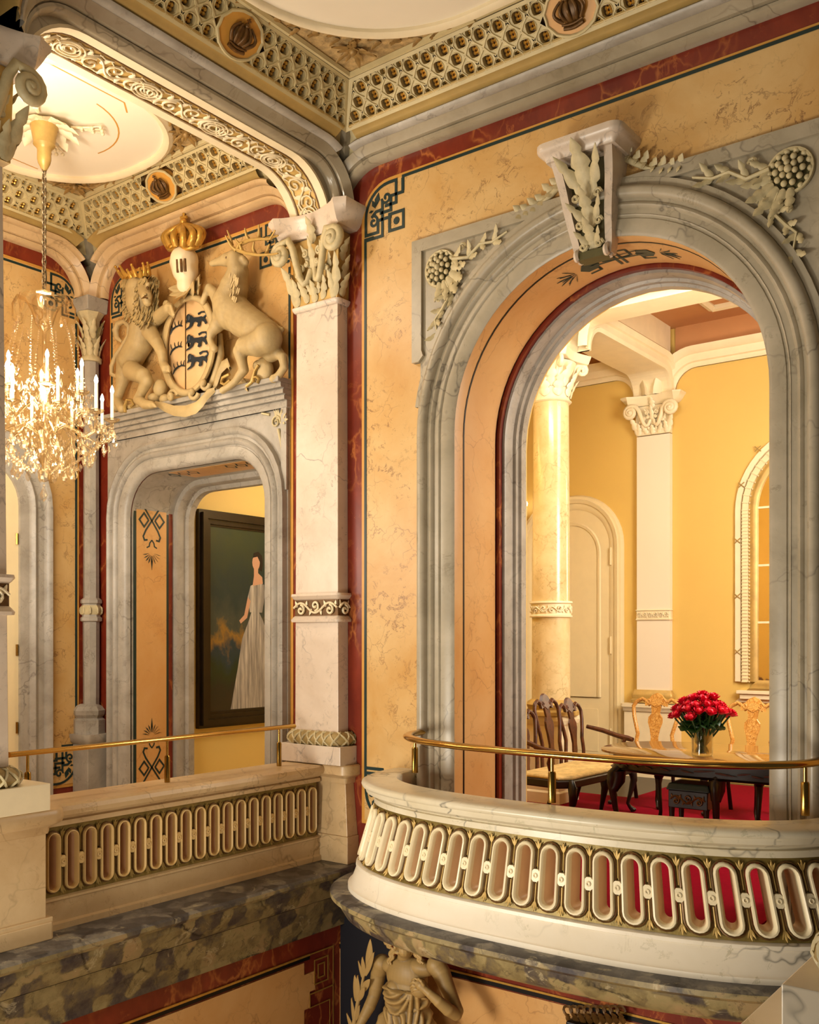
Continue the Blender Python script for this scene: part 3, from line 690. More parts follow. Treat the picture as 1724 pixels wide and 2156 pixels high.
trim(sweep(G(), DP, [(0, -.50), (-.05, -.50), (-.06, -.52), (-.06, -.60), (-.10, -.61), (-.10, -.68), (0, -.68), (.2, -.68)], wy), M['greylight'], smooth=50)
rv = plX(DX0, 1)             # inlaid panel on the left reveal
g = G().prism([(.03, .28), (.03, 3.02), (.44, 3.02), (.44, .28)], rv, .002, .008); trim(g, M['green'], smooth=0)
g = G().prism([(.06, .31), (.06, 2.955), (.41, 2.955), (.41, .31)], rv, .004, .011); trim(g, M['orange'], smooth=0)
trim(G().prism([(.44, .0), (.44, 3.0), (.485, 3.0), (.485, 0)], rv, .002, .009), M['red'], smooth=0)
g = G()
def drop(g, sg, z0):
    f = lambda a, b, d: rv(.235+a, z0+sg*b, d)
    w = .017
    for q in (1, -1):
        g.ribbon2([(-.10*q, .02), (.07*q, -.21), (.10*q, -.27), (.085*q, -.305), (.05*q, -.30)] , w, f, .012, th=.002)
        g.ribbon2([(q*.04, -.11), (q*.09, -.05), (q*.145, -.115), (q*.09, -.18), (q*.035, -.11)], w, f, .0122, th=.002)
        g.ribbon2([(0, -.30), (.025*q, -.33), (.03*q, -.36), (.06*q, -.375)], w*.7, f, .012, th=.002)
        for k in range(5):
            a = -.2-k*.33; x, y = q*.03*cos(a), -.42+.03*sin(a)
            g.prism([(x, y), (x+q*.05*cos(a)-.005, y+.05*sin(a)), (x+q*.08*cos(a), y+.08*sin(a)), (x+q*.05*cos(a)+.005, y+.05*sin(a)-.006)], f, .012, .0145)
    g.prism([(-.008, -.52), (0, -.47), (.008, -.52), (0, -.585)], f, .012, .0145)
drop(g, 1, 2.94); drop(g, -1, .36); trim(g, M['green'], smooth=0)
g = G()                      # lozenge ornament on the lintel soffit
for q in (-1, 1):
    for k in range(4):
        x = (DX0+DX1)/2+q*(.25+k*.13); g.ribbon2([(x-.05, .2), (x, .13), (x+.05, .2), (x, .27)], .014, lambda a, b, d: (a, b, DZ-.004-d), .001, closed=True)
trim(g, M['green'], smooth=0)
trim(G().prism([(DX0+.45, .08), (DX1-.30, .08), (DX1-.30, .40), (DX0+.45, .40)], lambda a, b, d: (a, b, DZ-.002-d), .0, .002), M['orange'], smooth=0)
struct(G().box(DX0-.15, DX0-.02, .68, 2.2, 0, 4.0).build('wall_corridor_left', M['corridor'], smooth=0))
struct(G().box(DX0-.15, -.4, 2.2, 2.3, 0, 4.0).build('wall_corridor_end', M['corridor'], smooth=0))
struct(G().box(-.50, -.40, .68, 2.2, 0, 4.0).build('wall_corridor_right', M['corridor'], smooth=0))
struct(G().box(DX0-.15, -.4, .68, 2.3, 4.0, 4.1).build('ceiling_corridor', M['ceil'], smooth=0))
# ================================================================ PILASTERS, PEDESTALS, BALUSTRADES
def loop(x0, x1, y0, y1, r=.02, k=4):
    P = []
    for sx, sy, a0 in ((1, 1, 0), (-1, 1, pi/2), (-1, -1, pi), (1, -1, 1.5*pi)):
        cx = (x1-r) if sx > 0 else (x0+r); cy = (y1-r) if sy > 0 else (y0+r)
        P += [((cx+r*cos(a), cy+r*sin(a)), (cos(a), sin(a))) for a in [a0+pi/2*i/k for i in range(k+1)]]
    return P
def ring(g, x0, x1, y0, y1, prof, z0, r=.02):
    """horizontal moulding around a rectangle: profile (outward, up)"""
    P = loop(x0, x1, y0, y1, r); fn = lambda s, z, d: (s, z, z0+d)
    g.grid([[fn(p[0]+n[0]*o, p[1]+n[1]*o, d) for o, d in prof] for p, n in P], True, False); o = len(g.v)
    for o_, d in (prof[0], prof[-1]): 
        g.add([fn(p[0]+n[0]*o_, p[1]+n[1]*o_, d) for p, n in P], [tuple(range(len(P)))])
    return P
def lattice_torus(t, x0, x1, y0, y1, z0, h, out, mat, name='carved_base'):
    g = G(); g.k = 1; pr = [(0, 0), (out*.7, .004), (out, h*.35), (out*.9, h*.68), (out*.45, h*.95), (0, h)]
    P = ring(g, x0, x1, y0, y1, pr, z0, .04)
    pts = P+[P[0]]; L = [0]
    for a, b in zip(pts, pts[1:]): L.append(L[-1]+sqrt((b[0][0]-a[0][0])**2+(b[0][1]-a[0][1])**2)+sqrt((b[1][0]-a[1][0])**2+(b[1][1]-a[1][1])**2)*out*.6)
    def q(s, u):
        s %= L[-1]; i = max(j for j in range(len(L)-1) if L[j] <= s+1e-9); f = (s-L[i])/max(1e-9, L[i+1]-L[i])
        (p, n), (p2, n2) = pts[i], pts[i+1]; k = u*(len(pr)-1); j = min(len(pr)-2, int(k)); v = k-j
        o = pr[j][0]+(pr[j+1][0]-pr[j][0])*v+.004; d = pr[j][1]+(pr[j+1][1]-pr[j][1])*v
        return (p[0]+(p2[0]-p[0])*f+(n[0]+(n2[0]-n[0])*f)*o, p[1]+(p2[1]-p[1])*f+(n[1]+(n2[1]-n[1])*f)*o, z0+d)
    g.k = 0; n = max(8, int(L[-1]/.075)); st = L[-1]/n
    for i in range(n):
        for sg in (1, -1): g.tube([q(i*st+sg*st*1.2*(u/8), .1+.78*u/8) for u in range(9)], .008, 5)
    g.build(name, [mat, M['gilt2']], t, 50)
def capital(t, fn, W, H, proj=.10, side=True, mat='leafstone', bell='gilt', ab='pink', dep=.16, name='capital', fine=1):
    """composite pilaster capital; fn(a,b,d): a across, b up, d out of the face"""
    g = G().prism([(-W/2, 0), (W/2, 0), (W*.54, H*.75), (-W*.54, H*.75)], fn, -dep, .012)
    cp = g.build(name, M[bell], t, 0)
    A = W*.80; g = G()
    con = lambda e: [(-A-e, -dep), (-A-e, proj*.55+e), (-A*.86, proj+e*.7)]+[(A*.86*k/6, proj*(.30+.70*(k/6)**2)+e*.5) for k in range(-5, 6)]+[(A*.86, proj+e*.7), (A+e, proj*.55+e), (A+e, -dep)]
    pf = lambda a, d, b: fn(a, b, d)
    hs = [(H*.76, -.05), (H*.79, -.02), (H*.86, .008), (H*.93, .03), (H*.96, .045), (H*1.0, .045)]
    rows = [[pf(a, d, b) for a, d in con(e)] for b, e in hs]
    g.grid(rows, False, True); m = len(rows[0])
    g.add(rows[0], [tuple(range(m))]); g.add(rows[-1], [tuple(range(m))])
    g.build('abacus', M[ab], cp, 40)
    upd = Vector(fn(0, 0, 1))-Vector(fn(0, 0, 0))
    g = G()
    for q in (-1, 1):         # stems rolling into corner volutes
        c = (q*W*.60, H*.585); r0 = W*.19; dd = proj*.62
        path = [(q*W*.09, H*.30), (q*W*.05, H*.36), (q*W*.10, H*.24), (q*W*.17, H*.22), (q*W*.23, H*.28), (q*W*.30, H*.45), (q*W*.36, H*.62), (q*W*.45, H*.735)]
        pp = [fn(a, b, .03+dd*i/len(path)) for i, (a, b) in enumerate(path)]
        sp = spiral(c[0], c[1], r0, 1.9, pi/2+q*.25, -q, 26)
        pp += [fn(a, b, .03+dd+.03*i/26) for i, (a, b) in enumerate(sp)]
        n = len(pp); g.tube(pp, [W*.05+W*.02*min(1, i/8) - (W*.028*max(0, i-10)/n) for i in range(n)], 7)
        g.ball(fn(c[0], c[1], dd+.06), W*.06, nu=8, nv=6)
        g.tube([fn(c[0], c[1]+r0*.6, dd*.3), fn(c[0], c[1]+r0*.6, dd+.02)], W*.05, 6)
    g.build('volute', M[mat], cp, 60)
    g = G()
    for q in (-1, 1):
        for k, (a0, b0, a1, b1, w) in enumerate(((.40, 0, .62, .46, .13), (.42, 0, .40, .30, .10), (.16, .02, .30, .26, .09), (.10, .40, .22, .66, .06), (.28, .28, .42, .50, .07), (.06, .10, .14, .22, .06))):
            g.leaf(fn(q*W*a0, H*b0, .012), fn(q*W*a1, H*b1, .03), W*w, upd, .22, 5*fine, 3)
        for a0, b0, r_ in ((.16, .56, .075), (.24, .40, .06), (.13, .44, .05), (.34, .34, .05)):
            g.tube([fn(a, b, .05) for a, b in spiral(q*W*a0, H*b0, W*r_, 1.3, pi/2, q, 12)], W*.024, 6)
            g.ball(fn(q*W*a0, H*b0, .05), W*.03, nu=7, nv=5)
    g.leaf(fn(0, 0, .015), fn(0, H*.24, .03), W*.10, upd, .25, 5, 3)
    g.leaf(fn(0, H*.25, .02), fn(0, H*.72, .05), W*.10, upd, .16, 6, 4); g.leaf(fn(0, H*.66, proj*.3), fn(0, H*.93, proj*.5), W*.11, upd, .3, 5, 3)
    if side:
        for q in (-1, 1):
            for k in range(3):
                b0 = H*(.02+.2*k)
                g.leaf(fn(q*W*.50, b0, -.04-.03*(k % 2)), fn(q*W*.60, b0+H*.24, -.03), W*.11, Vector(fn(q, 0, 0))-Vector(fn(0, 0, 0)), .25, 4, 3)
    g.build('acanthus_leaves', M[mat], cp, 60)
    return cp
def band(t, x0, x1, y0, y1, z0, z1, mat, carve, fnl, name='carved_band'):
    """band with fillets and a running scroll; fnl: list of (fn, length)"""
    h = z1-z0; g = G()
    for zz, pr in ((z0, [(0, 0), (.03, 0), (.035, h*.08), (.015, h*.18), (.004, h*.22), (0, h*.22)]), (z1-h*.22, [(0, 0), (.004, 0), (.015, h*.04), (.035, h*.14), (.03, h*.22), (0, h*.22)])):
        ring(g, x0, x1, y0, y1, pr, zz, .006)
    b = g.build(name, mat, t, 40); g = G()
    ring(g, x0, x1, y0, y1, [(0, 0), (.004, 0), (.004, h*.6), (0, h*.6)], z0+h*.2, .006)
    g.build('ground', M['bronze'], b, 0); g = G()
    for fn, L_ in fnl: scrollwork(g, fn, L_, h*.62, h*.75, .009, .014)
    g.build('scrollwork', carve, b, 60); return b
YMAX[0] = -.0005
M['gilt2'] = plain('shaded_gilt', '#a88f5a', .5, .1, var=.2)
# ---- corner pilaster between gallery and arch bay
PX0, PX1, PYF = -.27, .18, -.12
t = thing('pilaster', 'pale veined marble pilaster with gilded scroll capital standing between the gallery and the big arch', 'pilaster', ((PX0+PX1)/2, PYF/2, .77))
g = G().hexa([(PX0, PYF), (PX1, PYF), (PX1, -.001), (PX0, -.001)], .98, 4.27, [(PX0+.012, PYF+.004), (PX1-.010, PYF+.004), (PX1-.010, -.001), (PX0+.012, -.001)])
g.build('shaft', M['pink'], t, 0, bevel=.004)
g = G(); ring(g, PX0+.01, PX1-.01, PYF, 0, [(0, 0), (.012, 0), (.03, .02), (.034, .035), (0, .04)], 4.255, .005); g.build('neck_moulding', M['pink'], t, 40)
cx_ = (PX0+PX1)/2
capital(t, lambda a, b, d: (cx_+a, PYF-d, 4.295+b), PX1-PX0, .684, .13, dep=.12)
band(t, PX0, PX1, PYF, 0, 1.83, 2.05, M['pink'], M['ivory'], [(lambda a, b, d: (PX0+a, PYF-d, 1.94+b), PX1-PX0), (lambda a, b, d: (PX1+d, PYF+a, 1.94+b), .12)])
lattice_torus(t, PX0, PX1, PYF, .06, .885, .105, .075, M['leafstone'])
G().box(PX0-.09, PX1+.085, PYF-.075, -.001, .745, .885).build('plinth', M['pink'], t, 0, bevel=.004)
# ---- corner pedestal under it
t = thing('pedestal', 'tapering pale marble pedestal under the corner pilaster, beside the curved balcony', 'pedestal', (.12, -.07, 0))
G().hexa([(-.30, -.135), (.285, -.135), (.285, -.001), (-.30, -.001)], .0, .205).build('base', M['beige'], t, 0, bevel=.004)
G().hexa([(-.30, -.125), (.275, -.125), (.275, -.001), (-.30, -.001)], .205, .60, [(-.30, -.10), (.235, -.10), (.235, -.001), (-.30, -.001)]).build('body', M['beige'], t, 0, bevel=.004)
g = G(); ring(g, -.30, .235, -.10, .0, [(0, 0), (.012, 0), (.018, .02), (.02, .04), (.055, .06), (.065, .07), (.065, .135), (.055, .145), (0, .145)], .60, .004); g.build('cap', M['beige'], t, 40)
# ---- left pier: pilaster facing the hall, its pedestal
XMIN[0] = XG+.0005
t = thing('pilaster', 'dim pilaster at the left edge with a large green-shadowed volute capital', 'pilaster', (.0, -3.0, .77))
LP0, LP1, LX = -3.24, -2.785, .13
G().hexa([(XG, LP0), (LX, LP0), (LX, LP1), (XG, LP1)], 1.0, 4.27, [(XG, LP0), (LX-.01, LP0), (LX-.01, LP1-.03), (XG, LP1-.03)]).build('shaft', M['pink'], t, 0, bevel=.004)
lc = (LP0+LP1)/2
capital(t, lambda a, b, d: (LX+d, lc+a, 4.295+b), .46, .684, .13, dep=.40)
band(t, XG, LX, LP0, LP1, 1.83, 2.05, M['pink'], M['ivory'], [(lambda a, b, d: (LX+d, LP0+a, 1.94+b), .45)])
lattice_torus(t, XG, LX, LP0, LP1, .895, .105, .085, M['leafstone'])
G().box(XG, LX+.085, LP0-.1, LP1+.20, .745, .895).build('plinth', M['ivory'], t, 0, bevel=.004)
G().box(XG, XB, -4.6, BY0-.0, 4.985, 6.0).build('impost_block', M['cornice'], t, 0)
g = G().prism([(-3.24, 5.08), (-3.24, 5.8), (-2.86, 5.8), (-2.86, 5.08)], bx, .002, .012); g.build('shaded_panel', plain('shaded_olive_panel', '#4f4636', .45, var=.2), t, 0)  # wall panel in shadow, its shade put into the dark colour
g = G()
for q in range(3): g.ribbon2([(-3.2+.1*q, 5.15), (-3.0+.03*q, 5.35), (-3.2+.1*q, 5.55), (-3.0+.03*q, 5.75)], .022, bx, .014)
g.build('gold_tracery', M['gold'], t, 0)
t = thing('pedestal', 'broad cream marble pedestal at the left edge, ending the straight balustrade', 'pedestal', (.0, -3.0, -.05))
G().box(XG, .15, -3.4, -2.53, -.0, .10).build('base', M['beige'], t, 0, bevel=.006)
G().box(XG, .125, -3.4, -2.555, .10, .60).build('body', M['beige'], t, 0, bevel=.004)
G().box(XG, .14, -3.4, -2.52, -.0, .125).build('skirting', M['beige'], t, 0, bevel=.004)
g = G(); ring(g, XG, .125, -3.4, -2.555, [(0, 0), (.012, 0), (.018, .02), (.02, .04), (.075, .06), (.09, .07), (.10, .10), (.09, .135), (.08, .145), (0, .145)], .60, .004); g.build('cap', M['beige'], t, 40)
XMIN[0] = None
# ---- foreground pedestal at the lower right corner
t = thing('pedestal', 'white marble pedestal corner in the near foreground with a knotted carved base on it', 'pedestal', (4.6, -3.1, 0))
G().box(4.33, 5.0, -3.45, -2.7, -2.4, .60).build('body', M['white'], t, 0, bevel=.004)
g = G(); ring(g, 4.33, 5.0, -3.9, -2.7, [(0, 0), (.012, 0), (.03, .06), (.04, .07), (.04, .135), (.035, .14), (0, .14)], .60, .004); g.build('cap', M['white'], t, 40)
G().box(4.40, 4.95, -3.32, -2.80, .74, .87).build('plinth', M['white'], t, 0, bevel=.004)
lattice_torus(t, 4.515, 4.9, -3.18, -2.88, .87, .11, .085, M['leafstone'])
XMIN[0] = GX+.0005
# ---- slender colonette in the far corner of the gallery
t = thing('colonette', 'slender grey colonette with leafy capital in the far corner of the gallery', 'column', (-2.98, -.09, .77))
g = G().lathe([(.075, 1.05), (.078, 1.86), (.10, 1.87), (.10, 1.90), (.085, 1.91), (.085, 2.03), (.10, 2.04), (.10, 2.07), (.075, 2.09), (.07, 4.34)], (-2.975, -.095, 0), 8); g.build('shaft', M['greylight'], t, 20)
g = G().lathe([(.088, 1.93), (.095, 1.95), (.095, 2.0), (.088, 2.02)], (-2.975, -.095, 0), 8)
for k in range(8):
    a = k*pi/4; g.tube([(-2.975+.09*cos(a)+.02*cos(b), -.095+.09*sin(a), 1.97+.035*sin(b)) for b in [i*pi/4 for i in range(8)]], .008, 5, True)
g.build('carved_band', M['leafstone'], t)
g = G().lathe([(.10, 4.34), (.105, 4.37), (.075, 4.40), (.070, 4.62), (.085, 4.74)], (-2.975, -.095, 0), 10)
for row, (z0, z1, r1) in enumerate(((4.39, 4.57, .095), (4.55, 4.73, .10))):
    for k in range(8):
        a = k*pi/4+row*pi/8; g.leaf((-2.975+.072*cos(a), -.095+.072*sin(a), z0), (-2.975+r1*.9*cos(a), -.095+r1*.9*sin(a), z1), .036, (cos(a), sin(a), 0), .3, 4, 3)
c_ = g.build('capital', M['leafstone'], t, 60)
G().hexa([(-3.10, -.22), (-2.85, -.22), (-2.85, .0), (-3.06, .0)], 4.80, 4.93, [(-3.12, -.24), (-2.83, -.24), (-2.83, 0), (-3.06, 0)]).build('abacus', M['greylight'], c_, 0, bevel=.01)
G().lathe([(.07, 4.70), (.13, 4.80)], (-2.975, -.105, 0), 8).build('bell', M['leafstone'], c_, 20)
g = G().lathe([(.15, .80), (.15, .93), (.125, .95), (.145, .98), (.15, 1.02), (.12, 1.06), (.08, 1.08)], (-2.975, -.12, 0), 8); g.build('base', M['greylight'], t, 25)
G().box(-3.06, -2.82, -.24, -.001, 0, .70).build('pedestal', M['greylight'], t, 0, bevel=.006); g = G(); ring(g, -3.06, -2.82, -.24, 0, [(0, 0), (.03, .03), (.04, .07), (.04, .10), (0, .10)], .70); g.build('pedestal_cap', M['greylight'], t, 40)
YMAX[0] = None; XMIN[0] = None
# ---- straight gallery balustrade with oval openings
def stadium(w, h, k=8):
    r = w/2; s = h/2-r
    return [(r*cos(a), s+r*sin(a)) for a in [pi*i/k for i in range(k+1)]]+[(r*cos(a), -s+r*sin(a)) for a in [pi+pi*i/k for i in range(k+1)]]
def oval_panel(t, fn, L_, H, n, wo, ho, fr, thick, mats, s0=0.0, place=True):
    """pierced frieze: fn(a,b,d), a along 0..L_, b up -H/2..H/2, d outwards; n openings, each with its own frame and boss"""
    st = L_/n; gr = G()
    for i in range(n):
        c = (i+.5)*st; hol = stadium(wo+fr*1.1, ho+fr*1.1, 7); N = len(hol); ring_ = []
        for x, y in hol:
            k = min(st/2/abs(x) if abs(x) > 1e-6 else 9e9, H/2/abs(y) if abs(y) > 1e-6 else 9e9); ring_.append((x*k, y*k))
        crn = [(st/2, H/2), (-st/2, H/2), (-st/2, -H/2), (st/2, -H/2)]
        for d in (0.0, -thick):
            gr.grid([[fn(c+x, y, d) for x, y in ring_], [fn(c+x, y, d) for x, y in hol]], False, True)
            for q in range(4):      # close the four cell corners
                cx, cy = crn[q]
                for j in range(N):
                    a, b = ring_[j], ring_[(j+1) % N]
                    if (abs(abs(a[0])-st/2) < 1e-6) != (abs(abs(b[0])-st/2) < 1e-6) and a[0]*cx > 0 and a[1]*cy > 0 and b[0]*cx > 0 and b[1]*cy > 0:
                        gr.add([fn(c+a[0], a[1], d), fn(c+b[0], b[1], d), fn(c+cx, cy, d)], [(0, 1, 2)])
        o = G(); rows = []
        for e, d in ((fr*.60, -.004), (fr*.62, .016), (fr*.45, .026), (fr*.1, .028), (-fr*.15, .020), (-fr*.30, .012), (-fr*.34, -.01)):
            rows.append([fn(c+x, y, d) for x, y in stadium(wo+2*e*.8, ho+2*e*.8, 8)])
        o.grid(rows, False, True); fo = o.build('oval_frame', mats[0], t, 50)
        G().grid([[fn(c+x, y, d) for x, y in stadium(wo+2*e*.8, ho+2*e*.8, 8)] for e, d in ((-fr*.34, -.01), (-fr*.55, -.03), (-fr*.62, -thick))], False, True).build('reveal', mats[4], fo, 50)
        dk = G().tube([fn(c+x, y, .006) for x, y in stadium(wo+fr*1.55, ho+fr*1.55, 8)], .0055, 5, True); dk.build('frame_edging', mats[3], t, 60)
        b = G(); w2 = st/2-wo/2-fr*.4; cb = c+st/2
        if i < n-1:
            b.prism([(cb-w2, -.022), (cb-w2*.5, -.034), (cb+w2*.5, -.034), (cb+w2, -.022), (cb+w2, .022), (cb+w2*.5, .034), (cb-w2*.5, .034), (cb-w2, .022)], fn, -.01, .022)
            b.tube([fn(cb+.011*cos(a), .011*sin(a), .024) for a in [pi/4*q for q in range(8)]], .0045, 5, True)
            bo = b.build('boss', mats[0], t, 50)
        for sg in (1, -1):          # gilt sprig between neighbouring ovals
            gl = G(); up = Vector(fn(cb, 0, 1))-Vector(fn(cb, 0, 0))
            for q in (-1, 0, 1):
                gl.leaf(fn(cb, sg*(H/2-.062), .002), fn(cb+q*st*.12, sg*(H/2-.010-.012*abs(q)), .008), .007 if q else .009, up, .1, 3)
            gl.tube([fn(cb, sg*.045, .004), fn(cb, sg*(H/2-.058), .004)], .005, 5)
            if i < n-1: gl.build('gilt_sprig', mats[2], t, 60)
    gr.build('ground_panel', mats[1], t, 0)
bal = thing('balustrade', 'straight beige stone balustrade with a row of narrow oval openings, closing the gallery', 'balustrade', (-.12, -1.3, 0))
BA0, BA1 = -2.52, -.137
PB = [(-.25, 0), (.022, 0), (.022, .035), (.004, .045), (.004, .165), (.016, .172), (.016, .185), (-.012, .190), (-.22, .190), (-.25, .16)]
exY = lambda a, b, d: (a, d, b)
G().prism(PB, exY, BA0, BA1).build('base', M['beige'], bal, 0)
PT = [(-.22, .598), (-.012, .598), (.012, .604), (.012, .632), (-.004, .636), (-.004, .642), (.02, .648), (.035, .665), (.07, .672), (.082, .70), (.075, .725), (.055, .738), (-.30, .738), (-.30, .66), (-.25, .65)]
G().prism(PT, exY, BA0, BA1).build('coping', M['beige'], bal, 0)
M['olive2'] = plain('dim_gilt_sprig', '#94793c', .45, .3, var=.2); M['reveal'] = plain('pinkish_reveal', '#cca07a', .5, var=.1)
oval_panel(bal, lambda a, b, d: (-.012+d, BA0+.03+a, .394+b), BA1-BA0-.05, .408, 19, .073, .335, .017, .19, (plain('oval_frame_beige', '#dcb878', .45, var=.08), M['olive'], M['olive2'], M['bronze'], M['reveal']))
# ledge and moulded breccia cornice below it, lower hall wall
g = G().prism([(-.27, -.28), (-.27, 0), (.34, 0), (.362, -.012), (.366, -.035), (.35, -.055), (.325, -.065), (.325, -.10), (.30, -.15), (.275, -.20), (.265, -.215), (.20, -.222), (.20, -.232), (.222, -.235), (.22, -.25), (.20, -.34), (.165, -.42), (.15, -.46), (.15, -.495), (.08, -.50), (.08, -.28)], exY, -6.5, .0)
trim(g, M['breccia'], smooth=0)
G_ = G().box(-.1, .10, -6.5, 0, -2.6, -.49); struct(G_.build('wall_lower_left', M['red'], smooth=0))
lx = plX(.10)
trim(G().prism([(-6.5, -2.6), (-.42, -2.6), (-.42, -1.05), (-.36, -1.05), (-.36, -.93), (-.30, -.93), (-.30, -.79), (-.42, -.79), (-.42, -.70), (-6.5, -.70)], lx, 0, .01), M['orange'], smooth=0)
trim(strip([(-6.5, -.672), (-.36, -.672)], .03, lx, .004, .008), M['black'], smooth=0)
trim(strip([(-6.5, -.652), (-.36, -.652)], .014, lx, .006, .010), M['gold'], smooth=0)
g = G()
g.ribbon2([(-.36, -.652), (-.10, -.652), (-.10, -.95), (-.36, -.95)], .010, lx, .012, th=.002); g.ribbon2([(-.31, -.71), (-.16, -.71), (-.16, -.89), (-.31, -.89)], .010, lx, .012, closed=True, th=.002)
g.ribbon2([(-.27, -.75), (-.20, -.75), (-.20, -.85), (-.27, -.85)], .010, lx, .012, closed=True, th=.002); g.ribbon2([(-.10, -.95), (-.10, -2.5)], .010, lx, .012, th=.002); g.ribbon2([(-.36, -.95), (-.36, -1.05), (-.14, -1.05), (-.14, -2.5)], .008, lx, .012, th=.002)
trim(g, M['gold'], smooth=0)
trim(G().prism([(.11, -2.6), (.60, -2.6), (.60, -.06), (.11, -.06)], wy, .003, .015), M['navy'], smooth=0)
# ---- curved balcony in front of the big arch
BCX = 2.30
def sell(a, b, n=2.6, N=600):
    P = [(BCX-a*(abs(cos(t))**(2/n))*(1 if cos(t) > 0 else -1), -b*abs(sin(t))**(2/n)) for t in [pi*i/N for i in range(N+1)]]
    return P
def resample(P, n):
    L = [0]
    for p, q in zip(P, P[1:]): L.append(L[-1]+sqrt((q[0]-p[0])**2+(q[1]-p[1])**2))
    out = []; j = 0
    for i in range(n+1):
        s = L[-1]*i/n
        while j < len(L)-2 and L[j+1] < s: j += 1
        f = (s-L[j])/max(1e-9, L[j+1]-L[j]); out.append((P[j][0]+(P[j+1][0]-P[j][0])*f, P[j][1]+(P[j+1][1]-P[j][1])*f))
    return out, L[-1]
NB = 96
def rows_of(levels, N=NB): return [[(x, y, z) for x, y in resample(sell(a, b), N)[0]] for z, a, b in levels]
def shell(levels, closed=False, N=NB): return G().grid(rows_of(levels, N), closed, False)
bc = thing('balcony', 'curved cream balcony front with large oval openings projecting before the big arch', 'balcony', (BCX, -.6, 0))
shell([(0, 1.50, .80), (0, 1.775, 1.065), (.03, 1.775, 1.065), (.04, 1.755, 1.045), (.15, 1.715, 1.005), (.155, 1.725, 1.012), (.175, 1.722, 1.010), (.185, 1.70, .99), (.185, 1.55, .84)], True).build('base', M['white'], bc, 50)
shell([(.585, 1.46, .78), (.585, 1.565, .915), (.59, 1.585, .935), (.625, 1.585, .935), (.628, 1.565, .915), (.64, 1.565, .92), (.645, 1.59, .955), (.66, 1.60, .97), (.668, 1.625, 1.005), (.678, 1.628, 1.008), (.700, 1.63, 1.012), (.705, 1.648, 1.03), (.722, 1.655, 1.038), (.738, 1.65, 1.033), (.750, 1.625, 1.01), (.752, 1.45, .78), (.742, 1.44, .77), (.66, 1.44, .77), (.62, 1.46, .78)], True).build('coping', M['coping'], bc, 50)
q0, Lq0 = resample(sell(1.70, .985), 400); q1, Lq1 = resample(sell(1.57, .915), 400)
LB = (Lq0+Lq1)/2; BZ0, BZ1 = .182, .588; BH = BZ1-BZ0
def bfn(a, b, d):
    f = max(0, min(1, a/LB))*400; i = min(399, int(f)); f -= i; v = (b+BH/2)/BH
    def ip(q): return (q[i][0]+(q[i+1][0]-q[i][0])*f, q[i][1]+(q[i+1][1]-q[i][1])*f)
    p0, p1 = ip(q0), ip(q1); x, y = p0[0]+(p1[0]-p0[0])*v, p0[1]+(p1[1]-p0[1])*v
    tx, ty = q0[i+1][0]-q0[i][0]+q1[i+1][0]-q1[i][0], q0[i+1][1]-q0[i][1]+q1[i+1][1]-q1[i][1]; l = sqrt(tx*tx+ty*ty) or 1
    return (x+ty/l*d, y-tx/l*d, BZ0+BH*v)
M['ovalcream'] = plain('oval_frame_cream', '#f0e0ba', .38, var=.06)
oval_panel(bc, bfn, LB, BH, 27, .088, .322, .032, .11, (M['ovalcream'], M['olive'], M['gilt'], M['bronze'], plain('warm_reveal', '#d9b58c', .45, var=.08)))
sl = shell([(0, 1.40, .70), (0, 1.86, 1.16), (-.012, 1.885, 1.185), (-.04, 1.885, 1.185), (-.06, 1.86, 1.16), (-.065, 1.835, 1.135), (-.10, 1.83, 1.13), (-.17, 1.79, 1.09), (-.20, 1.745, 1.045), (-.215, 1.70, 1.0), (-.215, .3, .1)])
tag(sl.build('balcony_slab', M['breccia'], None, 50), 'dark mottled marble slab carrying the curved balcony, above the statue', 'stone slab')
# carpet on the balcony and dining room floor
cp = [(x, y) for x, y in resample(sell(1.49, .79), 60)[0]]
g = G().prism([(BCX-1.49, .0)]+[(p[0], p[1]) for p in cp[1:-1]]+[(BCX+1.49, .0), (ACX+AHW-.1, .0), (ACX+AHW-.1, .8), (5.5, .8), (5.5, 5.6), (.7, 5.6), (.7, 4.0), (-.3, 4.0), (-.3, .8), (ACX-AHW+.1, .8), (ACX-AHW+.1, 0)], lambda a, b, d: (a, b, d), 0.0, .012)
rug = g.build('carpet', M['carpet'], None, 0); tag(rug, 'bright red carpet under the dining table, running out to the balcony', 'carpet')
g = G()
flo = lambda a, b, d: (a, b, .012+d)
for (a, b), (c, d) in (((1.9, 3.0), (3.2, 3.9)), ((2.0, 2.9), (3.3, 3.8)), ((2.9, 3.1), (2.5, 3.4))): g.ribbon2([(a, b), (c, d)], .025, flo, .001)
for k in range(7): g.prism([(2.2+k*.15+.05*cos(q), 3.05+k*.1+.05*sin(q)) for q in [i*pi/3 for i in range(6)]], flo, 0, .0015)
g.build('gold_pattern', M['gold'], rug, 0)
